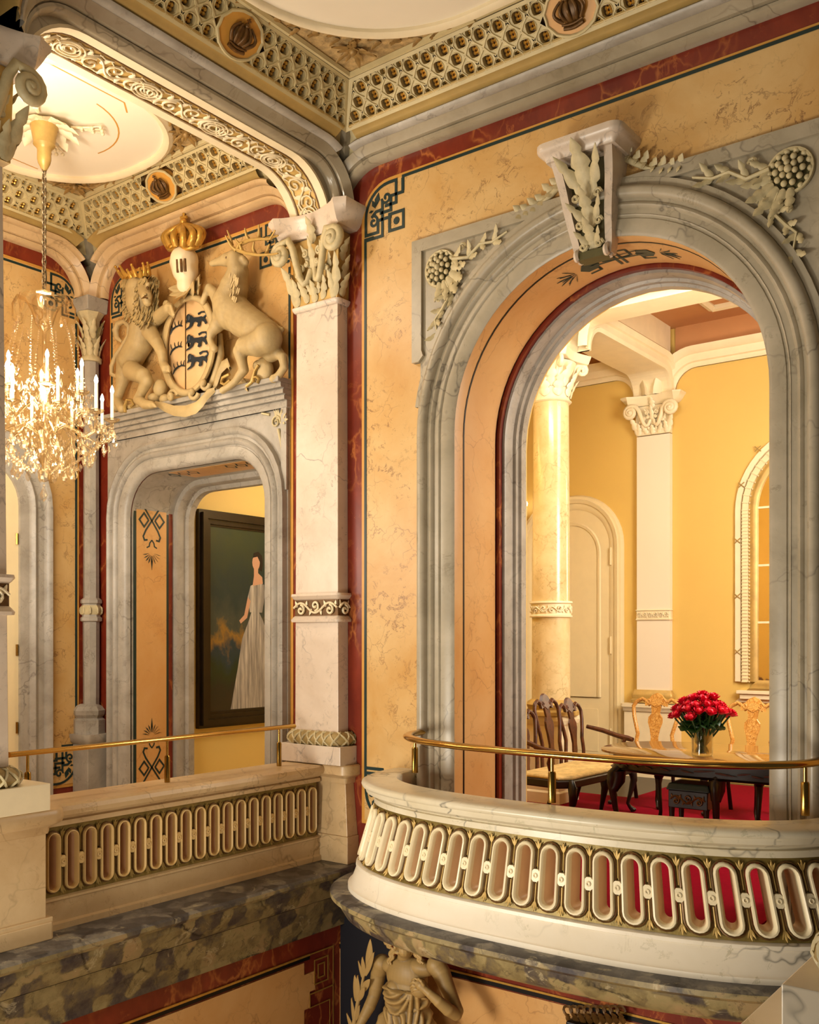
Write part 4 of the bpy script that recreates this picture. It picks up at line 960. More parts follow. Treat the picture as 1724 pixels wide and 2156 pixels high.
# brass handrails
def rail(name, label, pts, posts, r, thin, zc):
    t = thing(name, label, 'handrail', (pts[len(pts)//2][0], pts[len(pts)//2][1], zc))
    G().tube(pts, r, 12, flat=.62, up=(0, 0, 1)).build('rail', M['brass'], t, 60)
    for x, y in posts:
        g = G().tube([(x, y, zc+.16), (x, y, pts[0][2])], thin, 10)
        g.build('rod', M['brass'], t, 60); G().lathe([(.0, 0), (thin*2.1, 0), (thin*2.1, .17), (thin*1.7, .18), (0, .18)], (x, y, zc), 12).build('post', M['brassdark'], t, 30)
    return t
def pxof(q):
    v = Vector((q[0], q[1], 0))-Vector((CAM.x, CAM.y, 0)); return CX+FPX*v.dot(RT)/v.dot(FW)
P, _ = resample(sell(1.365, .715), 80)
rail('brass_handrail', 'curved polished brass handrail above the balcony, in front of the dining table', [(x, y, 1.03) for x, y in P], [min(P, key=lambda q: abs(pxof(q)-x_)+(100 if x_ < 900 and q[1] < -.45 else 0)) for x_ in (874, 1160, 1690)], .036, .011, .752)
rail('brass_handrail', 'straight brass handrail above the gallery balustrade', [(-.15, -2.62, 1.03), (-.15, -1.3, 1.03), (-.15, -.26, 1.03)], [(-.15, -2.50), (-.15, at(352, 1600, X=-.15).y), (-.15, -.42)], .027, .009, .738)
YMAX[0] = -.0005
# ---- keystone console of the big arch
KX = 2.285
t = thing('keystone_bracket', 'carved keystone console with acanthus leaf at the top of the big arch', 'keystone', (KX, -.1, 4.15))
def kp(u, e):   # outline of the console in (depth, height), u 0 bottom..1 top
    return -(.075+.17*u**1.6+.05*sin(u*pi)**2*(1-u)), 4.13+.58*u
g = G()
for q in (-1, 1):
    rows = []
    for i in range(13):
        u = i/12; y, z = kp(u, 0); xo = .125+.085*u; w = .046+.01*u
        rows.append([(KX+q*xo, 0, z), (KX+q*xo, y, z), (KX+q*(xo-w), y, z), (KX+q*(xo-w), 0, z)])
    g.grid(rows, False, True); g.add(rows[0], [(0, 1, 2, 3)]); g.add(rows[-1], [(3, 2, 1, 0)])
    g.tube([(KX+q*(.125-.023)+.0, -.085+r_*cos(a), 4.135+r_*sin(a)) for a, r_ in [(-.5+k*.5, .05-.0035*k) for k in range(12)]], .018, 6)
g.build('side_scroll', M['pink'], t, 40)
g = G().grid([[(KX-.10-.08*u, kp(u, 0)[0]*.55, kp(u, 0)[1]) , (KX+.10+.08*u, kp(u, 0)[0]*.55, kp(u, 0)[1])] for u in [i/10 for i in range(11)]]); g.box(KX-.10, KX+.10, -.10, 0, 4.11, 4.16); g.build('recess', M['leafshade'], t, 40)
g = G()
for k, (z0, z1, w, e) in enumerate(((4.17, 4.33, .05, .3), (4.30, 4.50, .055, .3), (4.46, 4.76, .085, .30))):
    y0 = kp((z0-4.13)/.58, 0)[0]*.8; y1 = kp(min(1, (z1-4.13)/.58), 0)[0]*1.0
    g.leaf((KX, y0, z0), (KX, y1-.03, z1), w, (0, -1, 0), e, 6, 4)
    for q in (-1, 1):
        g.leaf((KX, y0, z0), (KX+q*(.085+.03*k), y1, z1-.06), w*.62, (0, -1, 0), e, 5, 3)
        g.tube([(KX+q*(.055+.01*k)+a, y0-.035, z0+.02+b) for a, b in spiral(0, 0, .03, 1.2, 0, q, 9)], .010, 5)
g.build('acanthus_leaf', M['leafstone'], t, 60)
g = G(); ring(g, KX-.225, KX+.225, -.255, 0, [(0, 0), (.01, 0), (.02, .02), (.045, .045), (.065, .06), (.07, .075), (.07, .10), (0, .10)], 4.71, .004); g.build('abacus', M['pink'], t, 40)
for q in (-1, 1):       # leafy wings beside the console
    g = G()
    P_ = [(KX+q*(.19+.055*k), -.035, 4.61-.010*k+(.10-.028*k if k < 4 else 0)) for k in range(8)]
    g.tube(P_, [.022, .022, .02, .018, .016, .014, .012, .006], 6)
    for k in range(7):
        a, z = P_[k][0], P_[k][2]+.02; g.leaf((a, -.03, z-.01), (a+q*.05, -.055, z-.055), .030, (0, -1, 0), .25, 3, 2)
        g.leaf((a, -.03, z-.03), (a+q*.07, -.05, z+.035-.02*(k % 2)), .034, (0, -1, 0), .25, 3, 2)
    g.build('leaf_wing', M['leafstone'], t, 60)
# ---- carved spandrels with rosettes
def spandrel(q, label):
    c = Vector((ACX+q*1.205, -.03, 4.335)); t = thing('spandrel_carving', label, 'carving', c, 'carved spandrels of the big arch')
    fn = lambda a, b, d: (c.x+q*-a, c.y-d, c.z+b)        # a runs towards the arch crown
    R = .125
    g = G().tube([fn(R*cos(a), R*sin(a), .01) for a in [2*pi*i/28 for i in range(28)]], .012, 6, True)
    for rr, n, w, z in ((.112, 14, .024, .012), (.075, 10, .026, .03), (.04, 6, .024, .045)):
        for k in range(n):
            a = 2*pi*k/n+rr*9; g.ball(fn(rr*cos(a), rr*sin(a), z), w*.75, w*.6, w*.75, 7, 5)
    g.ball(fn(0, 0, .05), .022); g.build('rosette', M['leafstone'], t, 60)
    G().prism([(R*cos(a), R*sin(a)) for a in [2*pi*i/24 for i in range(24)]], fn, -.002, .006).build('rosette_ground', M['leafshade'], t, 0)
    up = Vector((0, -1, 0)); g = G()
    stems = [[(.06, -.11), (.10, -.20), (.02, -.30), (-.04, -.36), (-.02, -.46), (-.06, -.56)], [(.11, .04), (.24, .02), (.34, .09), (.44, .08), (.56, .12)]]
    for s in stems:
        g.tube([fn(a, b, .02) for a, b in s], [.016-.002*i for i in range(len(s))], 6)
        for (a, b), (c2, d2) in zip(s, s[1:]):
            vx, vy = c2-a, d2-b
            for sg in (-1, 1): g.leaf(fn(a, b, .01), fn(a+vx*.7-sg*vy*.55, b+vy*.7+sg*vx*.55, .03), .026, up, .3, 4, 2)
    for ang, l, w in ((-.9, .22, .05), (-.55, .19, .045), (-1.25, .2, .04), (-.15, .18, .04), (-1.6, .17, .035)):
        g.leaf(fn(R*.8*cos(ang), R*.8*sin(ang), .02), fn((R+l)*.86*cos(ang), (R+l)*.86*sin(ang), .03), w, up, .25, 6, 3)
    for (a, b, r_) in ((.20, .10, .03), (.0, -.22, .028), (.15, -.14, .03)): g.tube([fn(x, y, .03) for x, y in spiral(a, b, r_, 1.3, 0, 1, 10)], .009, 5)
    g.build('acanthus_scroll', M['leafstone'], t, 60)
spandrel(-1, 'carved rosette and leaves in the left spandrel of the big arch')
spandrel(1, 'carved rosette and leaves in the right spandrel of the big arch')
YMAX[0] = None
# ================================================================ COAT OF ARMS above the gallery doorway
def ca(u, v, d): return at(220+.2436*u, 430+.2436*v, Y=-d)
UPW = Vector((0, -1, 0))
arms = thing('coat_of_arms', 'carved coat of arms with crowned lion, shield, helmet and stag above the gallery doorway', 'coat of arms', (-1.6, -.1, 3.79))
def chain(L): return [tuple(ca(u, v, d))+(r,) for u, v, d, r in L]
g = G()
g.limb(chain([(345, 1010, .15, .125), (305, 1200, .14, .12), (225, 1340, .13, .115)]))
g.limb(chain([(330, 900, .17, .115), (345, 1010, .15, .12)]))
g.limb(chain([(305, 740, .20, .128), (315, 850, .19, .135), (340, 940, .17, .128)]))
g.limb(chain([(345, 745, .27, .06), (365, 800, .31, .050), (370, 845, .30, .040)]))                    # muzzle and jaw
for u, v in ((305, 705), (375, 695)): g.ball(ca(u, v, .29), .026)                                       # brow
g.limb(chain([(200, 640, .18, .04), (190, 690, .16, .045)])); g.limb(chain([(420, 640, .2, .03), (430, 690, .2, .04)]))
g.limb(chain([(390, 1100, .20, .075), (455, 1200, .24, .056), (497, 1290, .25, .044), (508, 1380, .25, .036), (535, 1425, .26, .044)]))
g.limb(chain([(410, 1010, .14, .075), (470, 975, .19, .06), (520, 925, .24, .052), (560, 900, .27, .05)]))
for k in range(4): g.limb(chain([(530+14*k, 880+22*k, .28, .02), (575+8*k, 880+25*k, .30, .017), (585+4*k, 905+25*k, .28, .012)]), 8); g.limb(chain([(505+16*k, 1395+4*k, .27, .018), (508+18*k, 1440+2*k, .28, .014)]), 8)
g.limb(chain([(200, 1360, .12, .105), (165, 1480, .12, .075), (140, 1590, .12, .05), (105, 1690, .13, .045), (150, 1770, .17, .04)]))
g.limb(chain([(240, 1440, .17, .09), (335, 1485, .21, .075), (365, 1530, .21, .058), (320, 1625, .20, .044), (290, 1690, .20, .046), (350, 1730, .23, .046), (410, 1735, .25, .036)]))
for k in range(3): g.limb(chain([(390+12*k, 1715+14*k, .26, .018), (430+8*k, 1728+12*k, .27, .013)]), 8)
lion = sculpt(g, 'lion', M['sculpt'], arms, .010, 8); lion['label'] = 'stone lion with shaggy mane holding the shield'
g = G().tube([ca(u, v, .08) for u, v in ((200, 1400), (110, 1490), (62, 1470), (60, 1400), (95, 1310), (160, 1220), (205, 1140), (212, 1060), (175, 1015), (120, 1030), (95, 1090), (110, 1160), (150, 1190))], [.024, .022, .022, .022, .022, .022, .022, .022, .024, .03, .034, .026, .012], 8)
g.build('tail', M['sculpt'], lion, 60)
g = G()      # shaggy mane
for k in range(230):
    a = random.random(); u = 175+285*a; v = 630+400*random.random()*(1-.25*abs(2*a-1))
    if 290 < u < 420 and 690 < v < 880: continue
    d = .17+.12*sin(pi*min(1, max(0, (u-170)/280)))
    L_ = 50+50*random.random()
    g.leaf(ca(u, v, d), ca(u+(u-310)*.12+random.uniform(-15, 15), v+L_, d+.012), .016+.010*random.random(), UPW, .18, 3)
for k in range(18):
    a = pi*k/17; u, v = 315-130*cos(a), 690-60*sin(a); g.leaf(ca(u, v, .26), ca(315-160*cos(a), 690-90*sin(a)+20, .22), .03, UPW, .2, 3)
g.build('mane', M['mane'], lion, 60)
g = G()
for u in (300, 372): G().ball(ca(u, 722, .308), .013, nu=8, nv=5).build('eye', M['bronze'], lion, 60)
G().tube([ca(325, 815, .341), ca(350, 800, .358), ca(372, 812, .346)], .009, 5).build('mouth', M['bronze'], lion, 60); G().ball(ca(352, 778, .352), .018, .014, .012).build('nose', M['mane'], lion, 60)
def gcrown(parent, u0, v0, w, h, d, spikes, tilt, mat='gold', closed=False):
    g = G(); n = 9
    f = lambda a, b, e: ca(u0+w*a+tilt*b*w*.2, v0-h*b-.2*w*a*.6, d+e)
    g.tube([f(.5*sin(t), -.06*cos(t), .10*cos(t)-.04) for t in [-pi*.62+pi*1.24*i/12 for i in range(13)]], .024, 8)
    g.tube([f(.54*sin(t), .12-.06*cos(t), .11*cos(t)-.04) for t in [-pi*.62+pi*1.24*i/12 for i in range(13)]], .014, 8)
    for i in range(spikes):
        t = -pi*.5+pi*i/(spikes-1)
        if closed:
            P = [f(.50*sin(t)*(1+.5*sin(pi*s*.9))*(1-s**3), .1+.85*s**.8, (.11*cos(t))*(1+.5*sin(pi*s))*(1-s**2)) for s in [k/8 for k in range(9)]]
            g.tube(P, [.036-.014*k/8 for k in range(9)], 7)
            g.leaf(f(.5*sin(t), 0, .1*cos(t)), f(.62*sin(t), .5, .12*cos(t)), .035, UPW, .1, 3, 2)
        else:
            hh = 1.0 if i % 2 == 0 else .62
            g.tube([f(.5*sin(t), 0, .10*cos(t)), f(.62*sin(t), .55*hh, .13*cos(t)), f(.66*sin(t), hh, .12*cos(t))], [.026, .018, .007], 6); g.ball(f(.66*sin(t), hh, .12*cos(t)), .014, nu=6, nv=4)
    if closed:
        g.ball(f(0, .62, .02), .085, .07, .06, 10, 8); g.ball(f(0, 1.05, 0), .034, nu=8, nv=6); g.tube([f(0, 1.05, 0), f(.02, 1.42, 0)], .014, 6); g.tube([f(-.09, 1.25, 0), f(.12, 1.25, 0)], .013, 6)
    return g.build('crown', M[mat], parent, 60)
c1 = gcrown(lion, 275, 625, 210, 100, .20, 9, -1); c1['label'] = 'gilded spiked crown on the lion'
# helmet with closed crown
g = G()
g.limb(chain([(690, 485, .17, .122), (698, 575, .17, .112), (710, 640, .16, .080), (706, 700, .16, .082)]))
g.limb(chain([(610, 500, .20, .05), (630, 590, .20, .045)]))
hm = sculpt(g, 'helmet', M['ivory'], arms, .011, 6)
g = G()
for k in range(3): g.tube([ca(628+33*k, 478-4*k, .275+.008*k), ca(633+33*k, 590-5*k, .272+.006*k)], .011, 6)
g.build('visor_slots', M['bronze'], hm, 60)
for k in range(4): pass
g = G()
for (u, v), (u2, v2), w in (((690, 740), (590, 800), .05), ((700, 750), (640, 830), .05), ((720, 750), (720, 810), .05), ((740, 740), (830, 690), .06), ((780, 700), (880, 650), .06), ((690, 730), (580, 740), .04), ((800, 720), (870, 740), .05)):
    g.leaf(ca(u, v, .17), ca(u2, v2, .25), w*1.25, UPW, .3, 7)
g.build('mantling', M['sculpt'], hm, 60)
c2_ = gcrown(arms, 682, 370, 250, 205, .17, 7, 0, 'gold', True); c2_['label'] = 'large gilded closed crown on the helmet'
# oval shield
SU, SV, SA, SB = 728, 1215, 188, 388
def se_(k, t, d, a=0): 
    du, dv = (SA+a)*k*cos(t), (SB+a)*k*sin(t); return ca(SU+du+dv*.02, SV-dv-.2*du, d)
g = G(); n = 48
g.grid([[se_(k, 2*pi*i/n, .155+.03*(1-k*k)) for i in range(n)] for k in (1.0, .8, .55, .3, .05)], False, True); g.grid([[se_(k, 2*pi*i/n, dd) for i in range(n)] for k, dd in ((1.02, .15), (1.02, .03))], False, True)
sh = g.build('shield', M['shieldfield'], arms, 60)
sfn = lambda u, v, d: ca(u, v, .155+.03*max(0, 1-((u-SU)/SA)**2-((v+.2*(u-SU)-SV)/SB)**2)+d)
g = G().tube([sfn(700, 845+k*76, .004) for k in range(11)], .0045, 5); g.build('division_line', M['bronze'], sh, 60)
g = G()
for k, (u0, v0) in enumerate(((570, 1125), (568, 1305), (592, 1470))):
    g.tube([sfn(u0+a, v0+b, .006) for a, b in ((0, 0), (12, -35), (40, -62), (75, -78), (102, -72))], [.006, .012, .012, .010, .005], 6, flat=.6)
    for a, b, c, e in ((18, -45, 4, -95), (45, -66, 36, -110), (72, -76, 70, -118), (90, -76, 98, -122)): g.tube([sfn(u0+a, v0+b, .006), sfn(u0+a*.5+c*.5-4, v0+(b+e)/2, .006), sfn(u0+c, v0+e, .006)], [.008, .006, .003], 5, flat=.6)
g.build('antler_charges', M['blue'], sh, 60)
LS = [[(0, .32), (.06, .60), (.16, .74), (.28, .70), (.36, .58), (.55, .56), (.72, .58), (.86, .50), (.92, .36), (.98, .20), (.90, .12), (.84, .26), (.74, .36), (.66, .26), (.68, .10), (.60, .04), (.52, .10), (.56, .26), (.46, .34), (.34, .30), (.28, .12), (.16, .02), (0, -.04), (.02, .04), (.16, .16), (.20, .34), (.10, .38)]]
for k, (u0, v0) in enumerate(((700, 1085), (704, 1262), (712, 1428))):
    lg = G(); P = LS[0]
    f = lambda a, b, d: sfn(u0+190*a, v0-165*b-.16*190*a, .002+d)
    lg.prism(P, f, 0, .012); lg.tube([f(a, b, .006) for a, b in ((.84, .5), (.96, .62), (.9, .78), (.72, .8), (.58, .72))], [.010, .009, .009, .008, .012], 6, flat=.6)
    lg.ball(f(.13, .62, .01), .026, .012, .03); lg.build('lion_charge', M['blue'], sh, 40)
g = G(); n = 56
g.grid([[se_(1, 2*pi*i/n, d, a) for i in range(n)] for a, d in ((-6, .15), (-4, .185), (10, .20), (30, .20), (48, .185), (58, .15), (54, .03))], False, True)
fr = g.build('shield_frame', M['sculpt'], arms, 60)
g = G()
for (u, v, r_, sg) in ((600, 1660, .055, 1), (780, 1640, .05, -1), (560, 880, .05, -1), (880, 1560, .045, -1)):
    g = G(); c = ca(u, v, .17); g.tube([(c.x+r_*cos(a)*(1-.07*k), c.y-.004*k, c.z+r_*sin(a)*(1-.07*k)) for k, a in enumerate([sg*i*pi/5 for i in range(13)])], .022, 7).build('strapwork', M['sculpt'], fr, 60)
G().tube([ca(480, 1130, .15), ca(470, 1200, .16), ca(500, 1300, .15)], [.02, .035, .02], 8).build('strapwork', M['sculpt'], fr, 60); G().tube([ca(1000, 1120, .12), ca(1005, 1300, .12), ca(960, 1480, .12), ca(900, 1600, .14)], [.02, .03, .035, .02], 8).build('strapwork', M['sculpt'], fr, 60)
# stag
g = G()
g.limb(chain([(930, 512, .22, .028), (990, 495, .22, .036), (1060, 480, .21, .058), (1130, 470, .20, .072)]))
g.limb(chain([(1130, 470, .20, .075), (1155, 580, .18, .088), (1120, 720, .17, .118), (1080, 860, .17, .145), (1110, 940, .17, .15)]))
g.limb(chain([(1090, 900, .17, .15), (1200, 1000, .16, .145), (1310, 1070, .16, .135), (1400, 1130, .15, .125)]))
g.limb(chain([(1195, 470, .20, .03), (1215, 500, .18, .035), (1200, 540, .17, .02)]))
g.limb(chain([(1410, 1060, .13, .05), (1470, 1065, .12, .03), (1535, 1085, .12, .022)]))
g.limb(chain([(1000, 850, .16, .07), (950, 770, .18, .05), (905, 722, .20, .038), (875, 770, .21, .028), (850, 850, .21, .026)]))
g.limb(chain([(1020, 980, .20, .09), (970, 1050, .23, .06), (925, 1105, .24, .042), (912, 1170, .24, .030), (930, 1220, .24, .030), (950, 1250, .24, .034)]))
g.limb(chain([(1410, 1160, .20, .12), (1320, 1210, .22, .10), (1210, 1225, .23, .075), (1170, 1270, .23, .058), (1190, 1370, .22, .044), (1205, 1430, .21, .042), (1130, 1530, .21, .030), (1070, 1580, .21, .028), (1020, 1610, .22, .030)]))
g.limb(chain([(1420, 1230, .13, .10), (1440, 1290, .12, .07), (1500, 1290, .12, .050), (1540, 1320, .12, .040), (1555, 1410, .12, .034), (1500, 1490, .13, .034), (1460, 1510, .14, .036)]))
stag = sculpt(g, 'stag', M['sculpt'], arms, .010, 8); stag['label'] = 'stone stag rearing at the right of the shield'
g = G()
for L_ in ([(1140, 400), (1100, 370), (1070, 320), (1045, 270)], [(1100, 360), (1090, 300), (1060, 225)], [(1150, 395), (1230, 425), (1330, 440), (1440, 435), (1500, 425)], [(1180, 340), (1250, 312), (1330, 300), (1430, 300), (1475, 225)], [(1150, 385), (1160, 345), (1190, 330)], [(1250, 312), (1225, 270), (1212, 205)], [(1330, 300), (1335, 240), (1332, 175)], [(1400, 300), (1440, 290), (1500, 270)], [(1300, 430), (1282, 380), (1290, 325)], [(1400, 430), (1412, 380), (1425, 345)], [(1190, 410), (1170, 350), (1130, 300)]):
    n = len(L_)-1; g.tube([ca(u, v, .24+.02*i) for i, (u, v) in enumerate(L_)], [.018-.012*i/n for i in range(n+1)], 7)
an = g.build('antlers', M['gilt'], stag, 60); an['label'] = 'branching antlers of the stag'
G().ball(ca(1055, 462, .262), .011).build('eye', M['bronze'], stag, 60)
g = G()
for k in range(40):
    u, v = 1050+120*random.random(), 600+220*random.random(); g.leaf(ca(u, v, .268), ca(u-14, v+60, .262), .009, UPW, .03, 3)
g.build('throat_hair', M['sculpt'], stag, 60)
# ribbon and rocky ground
g = G()
def rib(P, w): 
    V_ = [ca(u, v, d) for u, v, d in P]; n = len(V_)
    g.grid([[V_[i]+Vector((0, 0, w[i])), V_[i]+Vector((0, -.012, w[i]*.3)), V_[i]+Vector((0, -.012, -w[i]*.3)), V_[i]-Vector((0, 0, w[i])), V_[i]+Vector((0, .02, 0))] for i in range(n)], False, True)
rib([(440, 1720, .16), (520, 1755, .18), (600, 1785, .2), (700, 1790, .21), (790, 1760, .22), (850, 1700, .22), (890, 1645, .2), (960, 1600, .16)], [.02, .04, .045, .05, .05, .05, .045, .02])
rib([(940, 1600, .13), (975, 1500, .13), (1010, 1410, .12), (1060, 1370, .12), (1085, 1420, .12)], [.03, .06, .05, .04, .02])
rib([(1180, 1470, .12), (1200, 1550, .14), (1240, 1590, .14)], [.03, .04, .03])
g.build('ribbon', M['sculpt'], arms, 60)
g = G()
for u, v, d, rx, rz in ((480, 1590, .10, .07, .08), (430, 1680, .11, .06, .05), (1375, 1440, .10, .10, .11), (1340, 1400, .09, .05, .05), (530, 1690, .1, .06, .05), (1180, 1560, .08, .12, .05), (1350, 1540, .07, .2, .04), (250, 1760, .08, .25, .04), (120, 1740, .10, .09, .06), (760, 1690, .08, .2, .05)):
    c = ca(u, v, d); G().ball(c, rx, .06, rz, 12, 8).build('rock', M['sculpt'], arms, 60)
g = G()
for P in ([(1080, 1470), (1020, 1500), (1010, 1545), (1040, 1560), (1085, 1520)], [(1225, 1575), (1270, 1540), (1300, 1440), (1330, 1390)], [(1290, 1540), (1290, 1500), (1315, 1490), (1335, 1515), (1320, 1545)], [(180, 1800), (175, 1740), (195, 1690), (235, 1695), (250, 1730), (225, 1750)]):
    G().tube([ca(u, v, .17) for u, v in P], .014, 6).build('gilt_curl', M['gilt'], arms, 60)
# ================================================================ STATUE under the balcony
def cs(u, v, d): return at(700+.1856*u, 1900+.1856*v, Y=-d)
def sch(L): return [tuple(cs(u, v, d))+(r,) for u, v, d, r in L]
M['statue'] = carved('tan_statue_stone', '#bd9b60', '#5e4722', .5, .12, 5, .1, 30, .45, .52)
sb = cs(850, 1100, .30)
st = thing('statue', 'tan statue of a draped woman, hand on chest, standing under the curved balcony', 'statue', (sb.x, sb.y, -2.6))
D0 = .30
g = G()
def el(u, v, d, rx, ry, rz): g.ball(cs(u, v, d), rx, ry, rz, 32, 22)
el(845, 830, D0, .165, .105, .15); el(850, 960, D0, .155, .11, .15); el(860, 1180, D0, .13, .10, .17); el(860, 1400, D0, .155, .12, .17); el(860, 1640, D0, .18, .13, .2)
el(715, 985, D0+.075, .066, .06, .064); el(985, 975, D0+.075, .066, .06, .064)
el(700, 720, D0, .10, .07, .06); el(1000, 735, D0, .12, .07, .06)
g.limb(sch([(820, 760, D0-.01, .062), (815, 640, D0+.01, .052), (825, 560, D0+.04, .05)]), 24)
# head, bowed forward under the slab
hc = cs(825, 445, D0+.07); g.ball(hc, .082, .095, .112, 16, 12); g.ball(cs(820, 545, D0+.12), .045, .05, .045); g.ball(hc+Vector((-.01, -.095, -.012)), .013, .02, .025); g.ball(hc+Vector((-.01, -.085, -.055)), .025, .015, .012)
# right arm hanging (viewer left)
g.limb(sch([(560, 690, D0, .066), (520, 800, D0, .056), (495, 950, D0+.01, .050), (470, 1060, D0+.02, .044), (420, 1180, D0+.06, .043), (350, 1310, D0+.11, .035), (310, 1390, D0+.14, .028)]), 24)
g.limb(sch([(305, 1400, D0+.14, .030), (280, 1450, D0+.15, .032)]))
for k in range(4): g.limb(sch([(265+14*k, 1470+4*k, D0+.14+.012*k, .0105), (250+16*k, 1530+4*k, D0+.15+.012*k, .0095), (262+16*k, 1570+2*k-8*(k == 3), D0+.165+.01*k, .008)]), 8)
g.limb(sch([(295, 1420, D0+.17, .012), (300, 1470, D0+.19, .010), (290, 1510, D0+.19, .0085)]), 8)
# left arm bent across the chest (viewer right)
g.limb(sch([(1180, 715, D0, .070), (1235, 800, D0, .064), (1290, 940, D0+.01, .056), (1350, 1090, D0+.03, .050), (1405, 1230, D0+.05, .048), (1400, 1270, D0+.07, .042), (1310, 1215, D0+.13, .044), (1200, 1120, D0+.18, .038), (1100, 1035, D0+.205, .029), (1060, 1000, D0+.21, .026)]), 24)
g.limb(sch([(1050, 990, D0+.21, .026), (1000, 945, D0+.215, .030), (975, 925, D0+.215, .026)]))
for k, (a, b, c) in enumerate((((985, 884), (935, 862), (900, 880)), ((965, 920), (912, 904), (884, 926)), ((958, 956), (908, 946), (884, 968)), ((968, 990), (925, 992), (902, 1012)))):
    g.limb(sch([(a[0], a[1], D0+.226, .0098), (b[0], b[1], D0+.234, .0088), (c[0], c[1], D0+.212, .0078)]), 8)
g.limb(sch([(1030, 935, D0+.225, .013), (1005, 895, D0+.24, .011), (975, 866, D0+.236, .009)]), 8)
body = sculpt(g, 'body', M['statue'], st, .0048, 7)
# hair
g = G()
for k in range(26):
    a = 2*pi*k/26; p = hc+Vector((.085*cos(a), .03+.06*sin(a), .03)); g.tube([p, p+Vector((.02*cos(a), .02, -.05)), p+Vector((.012*cos(a), .01, -.10))], [.028, .026, .014], 6)
for P in ([(690, 520), (640, 560), (660, 610), (620, 650), (630, 700)], [(930, 540), (980, 590), (960, 640), (1000, 690)], [(600, 420), (620, 470), (650, 520)], [(950, 560), (1010, 580), (1040, 600)]):
    Q = [(P[0][0]+(P[-1][0]-P[0][0])*t+12*sin(t*14), P[0][1]+(P[-1][1]-P[0][1])*t) for t in [i/16 for i in range(17)]]
    g.tube([cs(u, v, D0+.07) for u, v in Q], [.022-.012*i/16 for i in range(17)], 8)
    g.tube([cs(u+22, v+6, D0+.08) for u, v in Q], [.014-.006*i/16 for i in range(17)], 7)
g.ball(hc+Vector((0, .02, .03)), .092, .098, .098, 14, 10); g.build('hair', M['statue'], st, 60)
# drapery: one draped surface with sagging and radiating folds
hp = (895, 905)
folds = [[(570, 960), (640, 958), (760, 945), hp], [(575, 1010), (650, 1060), (740, 1050), (830, 980), hp], [(590, 1060), (660, 1130), (760, 1130), (850, 1040), hp], [(600, 1110), (680, 1240), (760, 1250), (840, 1140), (885, 1000), hp], [(600, 1180), (640, 1340), (700, 1500)], [(570, 1230), (540, 1380), (500, 1560)], [(700, 1260), (730, 1400), (760, 1600)],
         [(900, 940), (890, 1080), (880, 1250), (860, 1450)], [(930, 1000), (960, 1120), (960, 1250), (930, 1420)], [(1000, 1080), (1050, 1090), (1040, 1160), (930, 1230)], [(1060, 1060), (1120, 1150), (1090, 1300), (1060, 1450)], [(1120, 1140), (1160, 1260), (1150, 1400)], [(1140, 1160), (1200, 1330), (1230, 1480)], [(780, 1250), (810, 1330), (800, 1500)], [(640, 1200), (660, 1330), (640, 1500)], [(1000, 1250), (1010, 1360), (1000, 1500)]]
def smooth_path(P, n=8):
    out = []
    for i in range(len(P)-1):
        p0, p1, p2, p3 = P[max(0, i-1)], P[i], P[i+1], P[min(len(P)-1, i+2)]
        for k in range(n):
            t = k/n; out.append(tuple(.5*(2*p1[j]+(p2[j]-p0[j])*t+(2*p0[j]-5*p1[j]+4*p2[j]-p3[j])*t*t+(3*p1[j]-p0[j]-3*p2[j]+p3[j])*t**3) for j in range(2)))
    return out+[P[-1]]
FP = [(q[0], q[1], min(1, .35+3*min(i/len(Q), 1-i/len(Q)))) for F_ in folds for Q in [smooth_path(F_, 40)] for i, q in enumerate(Q)][::2]
def stuv(p):
    v = p-CAM; d = v.dot(FW); return (CX+FPX*v.dot(RT)/d-700)/.1856, (YH-FPX*v.z/d-1900)/.1856
KEY = [(930, .140, .10), (945, .166, .128), (1000, .172, .140), (1080, .165, .135), (1150, .158, .128), (1250, .175, .138), (1379, .222, .155), (1600, .25, .18), (2000, .26, .20), (3000, .28, .23), (4100, .31, .25)]
def keyv(v, k):
    for a, b in zip(KEY, KEY[1:]):
        if v <= b[0]: return a[k]+(b[k]-a[k])*(v-a[0])/(b[0]-a[0])
    return KEY[-1][k]
NTH = 150; rows = []
vs_ = [930+5*i for i in range(14)]+[1000+7*i for i in range(58)]+[1420+60*i for i in range(40)]
for v in vs_:
    cc = cs(853, v, D0); rx, ry = keyv(v, 1), keyv(v, 2)
    if cc.z < -2.56: cc = Vector((rows[-1][0].x*0+cs(853, 1400, D0).x, -D0, -2.56))
    row = []
    for i in range(NTH):
        th = 2*pi*i/NTH; nrm = Vector((cos(th), sin(th), 0)); q = Vector((cc.x+rx*cos(th), cc.y+ry*sin(th), cc.z)); e = 0
        if sin(th) < .35 and v < 1560:
            u_, v_ = stuv(q)
            d2, wt = min(((u_-a)**2+(v_-b)**2, w) for a, b, w in FP); e += .024*wt*exp(-d2/(23**2))
            for a, b in ((715, 1000), (985, 1005)): e += .040*exp(-((u_-a)**2+(v_-b)**2)/(75**2))
        if v > 1380: e += (.022*(cos(th*11+.6*sin(v/300)))+.008*cos(th*23))*min(1, (v-1380)/200)
        row.append(q+Vector((cos(th)*ry, sin(th)*rx, 0)).normalized()*e)
    rows.append(row)
G().grid(rows, False, True).build('drapery', M['statue'], st, 80)
